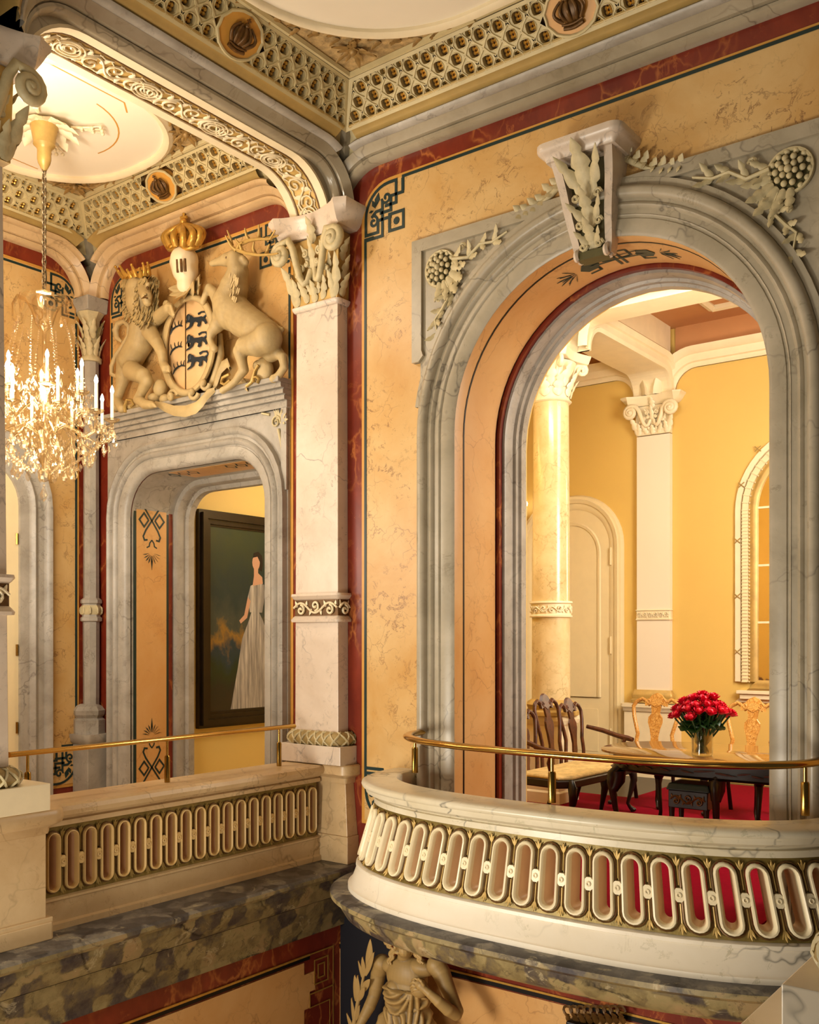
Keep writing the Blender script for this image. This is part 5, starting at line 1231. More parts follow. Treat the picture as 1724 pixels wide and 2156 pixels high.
# palm branch at her side
pb = thing('palm_branch', 'carved stone palm branch with long leaves beside the statue', 'carving', cs(240, 1500, D0+.1))
g = G().tube([cs(u, v, D0+.06) for u, v in ((225, 1560), (245, 1379), (285, 1150), (330, 950), (360, 800), (395, 650))], [.022, .020, .016, .012, .010, .006], 7); g.build('stem', M['statue'], pb, 60)
for (u, v), (u2, v2), w in (((395, 760), (450, 405), .024), ((370, 820), (490, 555), .016), ((350, 830), (352, 612), .016), ((340, 850), (303, 655), .011), ((330, 1000), (440, 865), .020), ((275, 1120), (268, 815), .023), ((290, 1090), (298, 820), .014), ((240, 1330), (228, 1075), .012), ((262, 1330), (320, 1160), .013), ((225, 1460), (172, 1250), .014), ((290, 1100), (380, 960), .018)):
    lf = G().leaf(cs(u, v, D0+.06), cs(u2, v2, D0+.09), w*1.5, UPW, .06, 8); lf.build('leaf', M['statue'], pb, 60)
struct(G().box(-.1, 5.3, -6.5, 0, -2.7, -2.6).build('floor_lower', M['beige'], smooth=0))
# gilt bracket on the lower wall
gb = thing('wall_bracket', 'dark gilded wrought bracket on the lower wall at the bottom edge', 'bracket', at(1250, 2140, Y=-.05))
g = G()
for k in range(9):
    u = 1195+14*k; p = at(u, 2128, Y=-.08); q = at(u+8, 2150, Y=-.10); g.leaf(at(u+5, 2156, Y=-.04), p, .03, UPW, .3, 4, 2); g.tube([(p.x+.03*cos(a), p.y, p.z+.03*sin(a)) for a in [i*pi/5 for i in range(9)]], .009, 5)
g.build('scrollwork', M['bronze'], gb, 60)
pp = at(1250, 2160, Y=-.06); G().box(pp.x-.18, pp.x+.18, -.10, -.001, pp.z-.35, pp.z).build('block', M['black'], gb, 0, bevel=.01)
# ================================================================ CHANDELIER in the gallery
CHX, CHY = gcx, gcy
ch = thing('chandelier', 'crystal chandelier with lit candles hanging from the gallery ceiling', 'chandelier', (CHX, CHY, ZC))
g = G()                      # ceiling rose
for k in range(10):
    a = 2*pi*k/10; g.leaf((CHX+.06*cos(a), CHY+.06*sin(a), ZC-.03), (CHX+.27*cos(a), CHY+.27*sin(a), ZC-.06), .07, (0, 0, -1), .25, 6, 3)
for k in range(4):
    a = pi/4+pi/2*k
    for q in (-.25, 0, .25):
        P = [(CHX+r*cos(a+q*(r-.2)*2), CHY+r*sin(a+q*(r-.2)*2), ZC-.04) for r in (.2, .28, .36, .43)]; g.tube(P, [.012, .009, .007, .004], 5)
        for p in P[1:]: g.ball((p[0], p[1], p[2]-.008), .016, nu=6, nv=4)
g.build('ceiling_rose', M['ivory'], ch, 60)
G().lathe([(.0, .0), (.10, 0), (.105, -.02), (.095, -.06), (.08, -.14), (.082, -.16), (.06, -.18), (.052, -.20), (.052, -.27), (.045, -.30), (.02, -.35), (0, -.36)], (CHX, CHY, ZC-.03), 20).build('canopy', M['gilt'], ch, 50)
ZH = 4.32; M['chain'] = plain('dull_chain', '#7a6a50', .4, .6)
n = 26
for k in range(n):            # chain links
    z = ZC-.38-(ZC-.38-ZH)*k/(n-1); g = G()
    ax = (1, 0) if k % 2 else (0, 1)
    g.tube([(CHX+ax[0]*.016*cos(a), CHY+ax[1]*.016*cos(a), z+.034*sin(a)) for a in [pi/5*i for i in range(10)]], .0055, 5, True); g.build('chain_link', M['chain'], ch, 60)
G().lathe([(0, 4.33), (.02, 4.32), (.018, 4.16), (.05, 4.13), (.055, 4.10), (.015, 4.06), (.015, 3.80), (.06, 3.74), (.07, 3.66), (.03, 3.58), (.025, 3.42), (.07, 3.36), (.08, 3.28), (.03, 3.2), (.02, 3.02), (.05, 2.98), (.04, 2.92), (0, 2.90)], (CHX, CHY, 0), 16).build('stem', M['crystal2'], ch, 50)
for k in range(8):            # glass plumes of the top crown
    a = 2*pi*k/8+.2; g = G()
    P = [(CHX+r*cos(a), CHY+r*sin(a), z) for r, z in ((.05, 4.10), (.08, 4.20), (.13, 4.29), (.19, 4.31), (.22, 4.25), (.22, 4.15))]
    sd = Vector((-sin(a), cos(a), 0)); w = (.018, .036, .05, .055, .045, .01)
    g.grid([[Vector(p)-sd*ww, Vector(p)+Vector((cos(a), sin(a), .5))*.012, Vector(p)+sd*ww] for p, ww in zip(P, w)])
    g.build('glass_plume', M['crystal2'], ch, 60)
drop_me = None
def dropmesh(L_=.075, r=.019):
    g = G(); N = 6
    g.lathe([(0, 0), (r*.35, -.012), (r*.3, -.02), (r, -L_*.62), (r*.7, -L_*.84), (0, -L_)], (0, 0, 0), N)
    return g
proto = dropmesh().build('crystal_drop', M['crystal'], None, 0); proto.parent = ch; nd = 0
def adddrop(x, y, z, s, mat=None):
    global nd
    if nd == 0: o = proto
    else: o = proto.copy(); COL.objects.link(o); o.parent = ch
    o.location = (x-CHX, y-CHY, z-ZC); o.scale = (s, s, s*1.25); o.rotation_euler = (random.uniform(-.08, .08), random.uniform(-.08, .08), random.random()*6); nd += 1
fl_proto = cd_proto = cup_proto = None
def candle(x, y, z, h, parent):
    global fl_proto, cd_proto, cup_proto
    if cd_proto is None:
        cup_proto = G().lathe([(0, -.05), (.012, -.045), (.015, -.02), (.055, 0), (.062, .012), (.05, .008), (.016, .012), (0, .012)], (0, 0, 0), 14).build('candle_cup', M['crystal2'], None, 50)
        cd_proto = G().lathe([(0, 0), (.0125, 0), (.0125, 1), (0, 1)], (0, 0, 0), 10).build('candle', M['candle'], None, 40)
        fl_proto = G().lathe([(0, 0), (.011, .006), (.016, .022), (.013, .042), (.005, .062), (0, .07)], (0, 0, 0), 10).build('flame_bulb', M['glow'], None, 60)
        trio = (cup_proto, cd_proto, fl_proto)
    else:
        trio = [o.copy() for o in (cup_proto, cd_proto, fl_proto)]
        for o in trio: COL.objects.link(o)
    for o in trio: o.parent = parent
    trio[0].location = (x, y, z); trio[1].location = (x, y, z+.01); trio[1].scale = (1, 1, h); trio[2].location = (x, y, z+h+.008)
arms_ = [(.50, 3.40, .20, 2*pi*k/10+.25) for k in range(10)]+[(.30, 3.58, .19, 2*pi*k/6+.55) for k in range(6)]
for R_, z, h, a in arms_:
    x, y = CHX+R_*cos(a), CHY+R_*sin(a); zb = z-.14
    P = [(CHX+r*cos(a), CHY+r*sin(a), zz) for r, zz in ((.05, zb+.02), (R_*.3, zb+.09), (R_*.55, zb+.03), (R_*.78, zb-.05), (R_*.97, zb-.01), (R_, z-.04))]
    am = G().tube([P[0]]+[tuple(Vector(P[i]).lerp(Vector(P[i+1]), t)) for i in range(len(P)-1) for t in (.5, 1)], .011, 7).build('candle_arm', M['crystal2'], ch, 60)
    candle(x, y, z, h, am)
for R_, z, h, a in arms_:
    for k in range(3):
        b = a+(k-1)*.16; adddrop(CHX+(R_+.02)*cos(b), CHY+(R_+.02)*sin(b), z-.06-.04*(k % 2), random.uniform(.8, 1.3))
for k in range(20):
    a = 2*pi*k/20; adddrop(CHX+.36*cos(a), CHY+.36*sin(a), 3.16+.03*(k % 2), 1.25)
for k in range(14):
    a = 2*pi*k/14; adddrop(CHX+.22*cos(a), CHY+.22*sin(a), 3.04, 1.2)
for k in range(8):
    a = 2*pi*k/8; adddrop(CHX+.22*cos(a), CHY+.22*sin(a), 4.13, .9)
adddrop(CHX, CHY, 2.90, 1.6)
g = G()                      # strings of beads, plates and small prisms
def strand(p, q, sag, n, r):
    for i in range(n+1):
        t = i/n; v = Vector(p).lerp(Vector(q), t); g.ball((v.x, v.y, v.z-sag*4*t*(1-t)), r*random.uniform(.8, 1.3), nu=5, nv=4)
for k in range(10):
    a = 2*pi*k/10+.25; b = 2*pi*(k+1)/10+.25
    strand((CHX+.2*cos(a), CHY+.2*sin(a), 4.12), (CHX+.30*cos(a+.1), CHY+.30*sin(a+.1), 3.62), -.05, 20, .009)
    strand((CHX+.50*cos(a), CHY+.50*sin(a), 3.36), (CHX+.50*cos(b), CHY+.50*sin(b), 3.36), .09, 12, .011)
    strand((CHX+.30*cos(a), CHY+.30*sin(a), 3.52), (CHX+.5*cos(a), CHY+.5*sin(a), 3.36), .06, 9, .011)
    strand((CHX+.50*cos(a), CHY+.50*sin(a), 3.30), (CHX+.12*cos(a), CHY+.12*sin(a), 2.99), .02, 20, .012)
for k in range(420):
    a = random.random()*2*pi; z = random.uniform(3.02, 3.72); rm = .50 if z < 3.45 else .36
    rm *= (1 if z > 3.2 else .45+.55*(z-3.0)/.2); r = rm*sqrt(random.uniform(.12, 1))
    L_ = random.uniform(.03, .075); w = random.uniform(.010, .018)
    g.lathe([(0, 0), (w, -L_*.6), (0, -L_)], (CHX+r*cos(a), CHY+r*sin(a), z), 5)
o = g.build('crystal_strands', M['crystal'], ch, 0); o['kind'] = 'stuff'
# ================================================================ PORTRAIT in the corridor (a generic stand-in painting)
pw = plX(DX0-.02, 1); y0, y1, z0, z1 = .80, 2.05, .80, 3.0
pt = thing('portrait_painting', 'tall dark-framed portrait of a lady in a pale gown on the yellow corridor wall', 'painting', pw(1.4, .8, .02))
g = G()
for e0, e1, d0, d1 in ((0, .03, .0, .05), (.03, .09, .0, .085), (.09, .14, .0, .06), (.14, .16, 0, .04)):
    g.add([pw(y, z, d) for d in (d0, d1) for e in (e0, e1) for y, z in ((y0+e, z0+e), (y1-e, z0+e), (y1-e, z1-e), (y0+e, z1-e))], [(8+i, 8+(i+1) % 4, 12+(i+1) % 4, 12+i) for i in range(4)]+[(i, (i+1) % 4, 8+(i+1) % 4, 8+i) for i in range(4)]+[(4+i, 4+(i+1) % 4, 12+(i+1) % 4, 12+i) for i in range(4)])
g.build('frame', M['frame'], pt, 0)
t = NT('dark_landscape_canvas'); sep = t.new('SeparateXYZ', {0: t.co}).outputs; zz = t.math('DIVIDE', t.math('SUBTRACT', sep[2], .8), 2.2)
nn = t.noise(t.mapping((1, 3, 2)), 1.6, 6).outputs['Fac']; k = t.math('ADD', zz, t.math('MULTIPLY', t.math('SUBTRACT', nn, .5), .35))
c = t.ramp(k, [(.0, srgb('#3a2c1e')), (.16, srgb('#2a2a22')), (.27, srgb('#23351f')), (.36, srgb('#233a48')), (.43, srgb('#9a7434')), (.48, srgb('#454c44')), (.62, srgb('#24373a')), (1, srgb('#3f4a2c'))])
t.set(Base_Color=c, Roughness=.35); cv = G().prism([(y0+.14, z0+.14), (y0+.14, z1-.14), (y1-.14, z1-.14), (y1-.14, z0+.14)], pw, .01, .03).build('canvas', t.m, pt, 0)
t = NT('painted_gown'); n_ = t.noise(t.mapping((1, 16, 1.0)), 2.2, 5).outputs['Fac']; t.set(Base_Color=t.ramp(n_, [(.28, srgb('#6e6a68')), (.5, srgb('#aaa49c')), (.72, srgb('#e0dad0'))]), Roughness=.6); M['gown'] = t.m; M['skin'] = plain('painted_skin', '#d9a888', .5); M['hairp'] = plain('painted_hair', '#22160f', .5)
pl2 = lambda a, b, d: pw(a, b, .031+d)
fy = 1.60
def pp_(L): return [(fy+a, z0+b) for a, b in L]
G().prism(pp_([(-.36, .17), (.30, .17), (.27, .55), (.20, .88), (.10, 1.10), (.03, 1.20), (-.06, 1.20), (-.10, 1.10), (-.20, .90), (-.26, .60)]), pl2, 0, .001).build('painted_gown', M['gown'], cv, 0)
G().prism(pp_([(-.09, 1.18), (.09, 1.18), (.13, 1.36), (.12, 1.48), (.02, 1.50), (-.08, 1.46), (-.12, 1.34)]), pl2, 0, .0012).build('painted_bodice', M['gown'], cv, 0)
g = G().prism(pp_([(-.05, 1.46), (.10, 1.49), (.09, 1.56), (.03, 1.60), (.03, 1.66), (-.03, 1.66), (-.03, 1.57)]), pl2, 0, .0015); g.prism(pp_([(.0+.055*cos(a), 1.71+.08*sin(a)) for a in [2*pi*i/14 for i in range(14)]]), pl2, 0, .0017)
g.prism(pp_([(-.12, 1.34), (-.08, 1.30), (-.13, 1.12), (-.22, 1.06), (-.24, 1.09), (-.17, 1.15)]), pl2, 0, .0017); g.build('painted_figure', M['skin'], cv, 0)
G().prism(pp_([(-.045, 1.76), (-.03, 1.81), (.03, 1.83), (.085, 1.79), (.10, 1.70), (.085, 1.62), (.05, 1.64), (.055, 1.72), (.02, 1.775)]), pl2, 0, .002).build('painted_hair', M['hairp'], cv, 0)
# ================================================================ THE DINING ROOM seen through the big arch
DYW = 5.80
dy = plY(DYW)
struct(G().box(-3.6, 6.5, DYW, DYW+.2, 0, 5.6).build('wall_dining_back', M['dyellow'], smooth=0))
struct(G().prism([(-.38, 0), (ACX-1.0, 0), (ACX-1.0, 5.36), (-.38, 5.36)], lambda a, b, d: (a, d, b), .802, .82).build('wall_dining_front', M['dyellow'], smooth=0))
struct(G().prism([(ACX+1.0, 0), (5.6, 0), (5.6, 5.36), (ACX+1.0, 5.36)], lambda a, b, d: (a, d, b), .802, .82).build('wall_dining_front', M['dyellow'], smooth=0))
struct(G().prism([(ACX-1.0, ASP)]+halfarc(1.0, pi, 0)[1:]+[(ACX+1.0, 5.36), (ACX-1.0, 5.36)], lambda a, b, d: (a, d, b), .802, .82).build('wall_dining_front', M['dyellow'], smooth=0))
struct(G().box(-3.7, -3.5, .9, DYW, 0, 5.6).build('wall_dining_left', M['dyellow'], smooth=0))
struct(G().box(5.6, 5.8, .81, DYW, 0, 5.6).build('wall_dining_right', M['dyellow'], smooth=0))
struct(G().box(-3.6, 6.5, .81, 3.34, 5.36, 5.46).build('ceiling_dining_front', M['ivory'], smooth=0))
struct(G().box(-3.6, 6.5, 3.34, DYW+.2, 5.50, 5.6).build('ceiling_dining_back', M['dceil'], smooth=0))
DCX, DCY = .10, 3.34
# beams with rounded shoulders
cr = lambda P, pl, d0, d1, top: G().prism([(P[0][0][0], P[0][0][1])]+[p for p, n in P[1:]]+[(P[-1][0][0], top), (P[0][0][0], top)], lambda a, b, d: pl(a, b, d), d0, d1)
bpth = bay(DCX+.20, 5.2, 4.66, 4.90, .24, 8)
dp_ = plY(DCY)
for P in (bay(DCX+.20, 5.2, 4.66, 4.95, .28, 10), bay(-3.4, DCX-.20, 4.66, 4.95, .28, 10)):
    g = G().prism([p for p, n in P]+[(P[-1][0][0], 5.45), (P[0][0][0], 5.45)], dp_, -.19, .19); trim(g, M['ivory'], smooth=0)
    trim(sweep(G(), P, [(-.004, .17), (-.004, .205), (.03, .215), (.06, .205), (.065, .195), (.12, .195), (.13, .22), (.17, .235), (.20, .21), (.20, .18)], dp_), M['ivory'], smooth=50)
g = G().box(DCX-.20, DCX+.20, DCY-.19, DCY+.19, 4.66, 5.45); trim(g, M['ivory'], smooth=0)
dxp = plX(DCX+.10)
P = bay(DCY+.20, DYW-.10, 4.70, 4.95, .24, 8)
g = G().prism([p for p, n in P]+[(P[-1][0][0], 5.52), (P[0][0][0], 5.52)], dxp, -.24, .24); trim(g, M['ivory'], smooth=0)
trim(sweep(G(), P, [(-.004, .22), (-.004, .26), (.04, .27), (.045, .26), (.12, .26), (.13, .29), (.19, .31), (.22, .28), (.22, .22)], dxp), M['ivory'], smooth=50)
for P in (bay(.47, 5.5, 4.70, 4.98, .27, 10), bay(-3.4, -.07, 4.70, 4.98, .27, 10)):
    g = G().prism([(P[0][0][0], P[0][0][1])]+[p for p, n in P[1:]]+[(P[-1][0][0]+.0, 5.5), (P[0][0][0], 5.5)], dy, .0, .02); trim(g, M['dceil'], smooth=0)
    trim(sweep(G(), P, [(0, 0), (0, .03), (.03, .05), (.05, .05), (.06, .08), (.14, .10), (.15, .14), (.22, .18), (.22, 0)], dy), M['ivory'], smooth=50)
# coffer frame on the shadow-brown ceiling
g = G()
for x0, x1, y0, y1 in ((1.1, 4.8, 4.0, 5.3),):
    for (a, b), (c, d) in (((x0, y0), (x1, y0)), ((x1, y0), (x1, y1)), ((x1, y1), (x0, y1)), ((x0, y1), (x0, y0))): g.tube([(a, b, 5.49), (c, d, 5.49)], .05, 6)
    for k in range(10):
        a = 2*pi*k/10; g.leaf((x0+.25, y0+.22, 5.48), (x0+.25+.16*cos(a), y0+.22+.12*sin(a), 5.46), .05, (0, 0, -1), .2, 4, 2)
trim(g, M['cream'], smooth=50)
# round column
col = thing('column', 'round mottled marble column with white leafy capital in the dining room, behind the settee', 'column', (DCX, DCY, 0))
c0 = (DCX, DCY, 0)
G().lathe([(.20, 1.03), (.197, 1.9), (.185, 4.16)], c0, 36).build('shaft', M['dcol'], col, 50)
b = G().lathe([(.20, 1.92), (.222, 1.925), (.225, 1.94), (.208, 1.95), (.208, 2.06), (.225, 2.07), (.222, 2.09), (.20, 2.09)], c0, 36).build('carved_band', M['ivory'], col, 40)
g = G(); scrollwork(g, lambda a, b_, d: (DCX+(.208+d)*cos(-a/.208), DCY+(.208+d)*sin(-a/.208), 2.005+b_), 2*pi*.208, .09, .09, .007, .006); g.build('scrollwork', M['cream'], b, 60)
g = G().lathe([(.20, 4.15), (.215, 4.165), (.20, 4.18), (.19, 4.20), (.20, 4.38), (.26, 4.56)], c0, 28); cp = g.build('capital', M['ivory'], col, 50)
g = G()
for row, (z0, z1, r0, r1, n, w) in enumerate(((4.20, 4.40, .195, .27, 9, .07), (4.30, 4.52, .20, .30, 9, .07))):
    for k in range(n):
        a = 2*pi*(k+row*.5)/n; g.leaf((DCX+r0*cos(a), DCY+r0*sin(a), z0), (DCX+r1*cos(a)*.86, DCY+r1*sin(a)*.86, z1), w, (cos(a), sin(a), 0), .3, 5, 3)
g.build('acanthus_leaves', M['ivory'], cp, 60)
for k in range(4):
    a = pi/4+pi/2*k; ux, uy = cos(a), sin(a); g = G()
    g.tube([(DCX+ux*r, DCY+uy*r, z) for r, z in [(.18, 4.36), (.21, 4.46), (.26, 4.55)]+[(.33+p, 4.52+q) for p, q in spiral(0, 0, .065, 1.6, pi*.75, -1, 18)]], .024, 7); g.build('volute', M['ivory'], cp, 60)
con = []
for k in range(4):
    a = pi/4+pi/2*k
    con += [(DCX+.43*cos(a-.10), DCY+.43*sin(a-.10)), (DCX+.43*cos(a+.10), DCY+.43*sin(a+.10))]+[(DCX+r*cos(a+pi/4+q), DCY+r*sin(a+pi/4+q)) for r, q in ((.315, -.4), (.285, -.2), (.275, 0), (.285, .2), (.315, .4))]
G().hexa([(DCX+(x-DCX)*.92, DCY+(y-DCY)*.92) for x, y in con], 4.57, 4.66, con).build('abacus', M['ivory'], cp, 0, bevel=.008)
G().lathe([(.27, .90), (.29, .91), (.29, .95), (.24, .97), (.25, 1.0), (.265, 1.02), (.24, 1.05), (.205, 1.07)], c0, 32).build('base', M['gilt'], col, 50)
G().lathe([(.30, 0), (.30, .12), (.28, .14), (.28, .80), (.30, .82), (.32, .86), (.32, .90), (0, .90)], c0, 4, a0=pi/4, a1=2*pi+pi/4).build('pedestal', M['ivory'], col, 0)
# pilaster on the back wall
pil = thing('pilaster', 'plain white pilaster with scroll capital on the yellow back wall behind the table', 'pilaster', (.20, DYW-.06, 0))
G().box(-.005, .425, DYW-.08, DYW-.001, 1.06, 4.21).build('shaft', M['white'] if False else plain('white_pilaster', '#f4e6cf', .4), pil, 0)
capital(pil, lambda a, b, d: (.21+a, DYW-.08-d, 4.22+b), .43, .48, .10, dep=.075, mat='ivory', bell='ivory', ab='ivory', side=False)
g = G(); ring(g, -.005, .425, DYW-.08, DYW-.03, [(0, 0), (.015, 0), (.02, .012), (.008, .022), (.008, .11), (.02, .12), (.015, .132), (0, .132)], 1.93, .004); b = g.build('carved_band', M['ivory'], pil, 40)
g = G(); scrollwork(g, lambda a, b_, d: (a, DYW-.09-d, 1.996+b_), .42, .08, .07, .006, .004); g.build('scrollwork', M['cream'], b, 60)
g = G(); ring(g, -.03, .45, DYW-.11, DYW-.05, [(0, 0), (.04, 0), (.045, .03), (.02, .05), (.03, .08), (.025, .11), (.01, .13), (0, .16)], .91, .006); g.build('base', M['gilt'], pil, 40)
G().box(-.12, .54, DYW-.20, DYW-.001, 0, .80).build('pedestal', M['ivory'], pil, 0); g = G(); ring(g, -.12, .54, DYW-.20, DYW-.06, [(0, 0), (.02, .01), (.035, .05), (.045, .06), (.045, .10), (0, .10)], .80, .005); g.build('pedestal_cap', M['ivory'], pil, 40)
# door
P = bay(-1.56, -.38, 0, 3.40, .50, 10)
trim(sweep(G(), P, [(-.02, 0), (-.02, .03), (.02, .05), (.06, .05), (.065, .07), (.11, .085), (.115, .06), (.15, .06), (.17, .03), (.17, 0)], dy), M['doorcream'], smooth=50)
g = G().prism([p for p, n in P], dy, 0, .025)
P2 = bay(-1.38, -.56, .95, 3.18, .38, 8); g.prism([p for p, n in P2], dy, .02, .03); P3 = bay(-1.38, -.56, .25, .80, .02, 2); g.prism([p for p, n in P3], dy, .02, .03)
d1 = struct(g.build('door_1', M['doorcream'], smooth=0))
sweep_ = G(); sweep(sweep_, P2+[P2[0]], [(0, .025), (0, .045), (.03, .05), (.045, .03)], dy); sweep_.build('panel_moulding', M['doorcream'], d1, 50)
for z in (3.0-.25, 1.62, .45):
    G().tube([(-.375, DYW-.05, z-.11), (-.375, DYW-.05, z+.11)], .014, 8).build('hinge', M['doorcream'], d1); 
# arched mirror
mr = thing('mirror', 'tall arched mirror in a ribbed cream frame on the back wall behind the table', 'mirror', (2.15, DYW-.05, 1.1))
MP = arch(2.15, .70, 1.20, 3.20, 30)
cl = lambda P: P+[(( -9, -9), (0, 0))][:0]
G().prism([p for p, n in MP], dy, .012, .02).build('pane', M['mirror'], mr, 0)
def mframe(name, prof, mat, ribs=None):
    g = sweep(G(), MP, prof, dy)
    if ribs: ribs(g)
    n0, n1 = prof[0][0], prof[-1][0]
    g.grid([[dy(2.15+q*(.70+n), 1.20-n, d) for n, d in prof] for q in (-1, 1)])
    return g.build(name, mat, mr, 50)
mframe('inner_frame', [(-.02, .01), (-.02, .04), (.01, .06), (.04, .06), (.06, .045), (.08, .045)], M['gilt'])
mframe('outer_frame', [(.17, .02), (.18, .045), (.24, .045), (.25, .02), (.25, 0)], M['ivory'])
g = G()
Lm = [(p, n) for p, n in MP]
dn = []
for (p, n), (q, m) in zip(Lm, Lm[1:]):
    l = sqrt((p[0]-q[0])**2+(p[1]-q[1])**2); k = max(1, int(l/.04))
    for i in range(k):
        t = i/k; dn.append(((p[0]+(q[0]-p[0])*t, p[1]+(q[1]-p[1])*t), (n[0]+(m[0]-n[0])*t, n[1]+(m[1]-n[1])*t)))
def ribs(g):
    for p, n in dn: g.tube([dy(p[0]+n[0]*.09, p[1]+n[1]*.09, .066), dy(p[0]+n[0]*.155, p[1]+n[1]*.155, .074)], .008, 4); g.ball(dy(p[0]+n[0]*.07, p[1]+n[1]*.07, .062), .011, nu=5, nv=4)
mframe('ribbed_frame', [(.08, .03), (.085, .06), (.15, .07), (.16, .05), (.17, .03)], carved('ribbed_cream', '#ecd9ac', '#8a6a34', .5, .1, 8, 0), ribs)
for z in (1.55, 2.2, 2.85, 3.5, 3.9):
    for q in (-1, 1):
        x = 2.15+q*(.91 if z < 3.3 else .91*cos((z-3.2)/.95)); g = G()
        for s_ in (-1, 1): g.tube([dy(x-.035, z+s_*.03, .05), dy(x, z, .056), dy(x+.035, z+s_*.03, .05)], .007, 5)
        g.build('ribbon_tie', M['goldcove'], mr, 50)
for z in (1.89, 2.55, 3.22): G().box(1.47, 2.83, DYW-.035, DYW-.022, z-.012, z+.012).build('glazing_bar', M['ivory'], mr, 0)
g = G(); g.box(1.28, 3.02, DYW-.10, DYW-.001, 1.00, 1.06); g.box(1.25, 3.05, DYW-.13, DYW-.001, 1.06, 1.10); g.build('sill', M['ivory'], mr, 0, bevel=.006)
# wall sconce
sc = thing('wall_sconce', 'small lit candle sconce on the yellow wall left of the column', 'wall lamp', (-1.66, DYW-.02, 3.3))
G().lathe([(0, 0), (.05, .02), (.06, .06), (.03, .2), (0, .22)], (-1.66, DYW-.03, 3.2), 12, sy=.4).build('back_plate', M['gold'], sc, 50)
for q in (-1, 1):
    G().tube([(-1.66, DYW-.04, 3.28), (-1.66+q*.05, DYW-.12, 3.22), (-1.66+q*.10, DYW-.14, 3.28), (-1.66+q*.10, DYW-.14, 3.34)], .010, 7).build('arm', M['gold'], sc, 60)
    G().lathe([(0, 0), (.014, 0), (.014, .12), (0, .12)], (-1.66+q*.10, DYW-.14, 3.34), 8).build('candle', M['candle'], sc, 40)
    G().lathe([(0, 0), (.02, .02), (.025, .05), (0, .11)], (-1.66+q*.10, DYW-.14, 3.46), 10).build('flame_bulb', M['glow'], sc, 60)
# ---- chairs: carved splat backs, facing -Y at the origin
def splat(g, f, x0, z0, z1, w):
    out = [(.30, 0), (.26, .08), (.34, .20), (.30, .34), (.42, .50), (.62, .64), (.60, .74), (.34, .82), (.40, .92), (.46, 1.0)]
    R_ = [(x0+w*a, z0+(z1-z0)*b) for a, b in out]; L_ = [(x0-w*a, z0+(z1-z0)*b) for a, b in out[::-1]]
    g.prism(R_+L_, f, -.010, .012)
def backset(root, cx, y, w, seat, top, mats, upr=True):
    f = lambda a, b, d: (cx+a, y+.02+(b-seat)*.14*((b-seat)/(top-seat))-d, b)
    hw = w/2
    for q in (-1, 1):
        P = [(q*hw*.78, seat-.02), (q*hw*.80, seat+.10), (q*hw*.72, seat+.22), (q*hw*.92, seat+.40), (q*hw*.98, seat+(top-seat)*.80), (q*hw*.86, top-.075), (q*hw*.62, top-.045), (q*hw*.42, top-.075), (q*hw*.28, top-.11)]
        G().tube([f(a, b, 0) for a, b in [p for i in range(len(P)-1) for p in (P[i], ((P[i][0]+P[i+1][0])/2, (P[i][1]+P[i+1][1])/2))]+[P[-1]]], .019, 8, flat=1.15).build('back_upright', mats[0], root, 60)
    g = G(); splat(g, f, 0, seat+.01, top-.10, w*.24); g.build('splat', mats[1], root, 30)
    g = G().prism([(-hw*.46, top-.12), (-hw*.48, top-.06), (-hw*.30, top-.035), (-hw*.18, top), (0, top+.02), (hw*.18, top), (hw*.30, top-.035), (hw*.48, top-.06), (hw*.46, top-.12), (hw*.2, top-.10), (0, top-.13), (-hw*.2, top-.10)], f, -.014, .018)
    for q in (-1, 1): g.tube([f(a, b, .016) for a, b in spiral(q*hw*.3, top-.07, .03, 1.2, 0, q, 9)], .008, 5)
    g.build('crest', mats[0], root, 40)
def cabriole(x, y, top, sx, sy):
    P = [(0, 0, top), (sx*.035, sy*.035, top-.06), (sx*.04, sy*.04, top-.12), (sx*.015, sy*.015, top*.45), (-sx*.008, -sy*.008, top*.2), (sx*.01, sy*.01, .05), (sx*.035, sy*.035, .02)]
    g = G().tube([(x+a, y+b, z) for a, b, z in P], [.034, .042, .036, .024, .017, .020, .028], 8); g.ball((x+sx*.035, y+sy*.035, .024), .032, .032, .022, 8, 6); return g
def seatset(root, w, d, mats, seat=.46, nl=2):
    P = lambda e: [(-w*.46-e, d/2+e*.3), (-w*.5-e, -d*.30), (-w*.42-e, -d/2-e), (0, -d*.54-e), (w*.42+e, -d/2-e), (w*.5+e, -d*.30), (w*.46+e, d/2+e*.3)]
    G().hexa(P(0), seat-.085, seat-.015).build('seat_frame', mats[2], root, 0, bevel=.01)
    G().hexa(P(-.02), seat-.015, seat+.02, P(-.035)).build('seat', M['fabric'], root, 0, bevel=.02)
    for i in range(nl):
        x = -w*.42+w*.84*i/(nl-1); s_ = -1 if x < -.01 else (1 if x > .01 else 0)
        cabriole(x, -d*.44, seat-.03, s_*.9, -.9).build('leg', mats[2], root, 60)
    for i in range(nl):
        x = -w*.40+w*.80*i/(nl-1); G().tube([(x, d*.45, seat-.03), (x, d*.46, .25), (x, d*.60, .0)], [.024, .020, .022], 8).build('leg', mats[2], root, 60)
LM = (M['marq'], M['marq'], M['darkwood']); DM = (M['marqdark'], M['marqdark'], M['darkwood'])
chair = thing('dining_chair', 'light marquetry splat-back chair behind the table, left of the roses', 'chair', (0, 0, 0), 'marquetry chairs behind the dining table')
seatset(chair, .54, .48, LM); backset(chair, 0, .23, .52, .47, 1.10, LM)
chair2 = copy_tree(chair); chair.location = (.97, 3.72, .012); chair2.location = (1.99, 3.62, .012); chair2.rotation_euler = (0, 0, -.06)
chair2['label'] = 'light marquetry splat-back chair behind the table, right of the roses, beside the stone jamb'
set_ = thing('settee', 'dark carved settee with three splat backs and pale brocade seat left of the table', 'settee', (0, 0, 0))
seatset(set_, 1.42, .56, DM, nl=3)
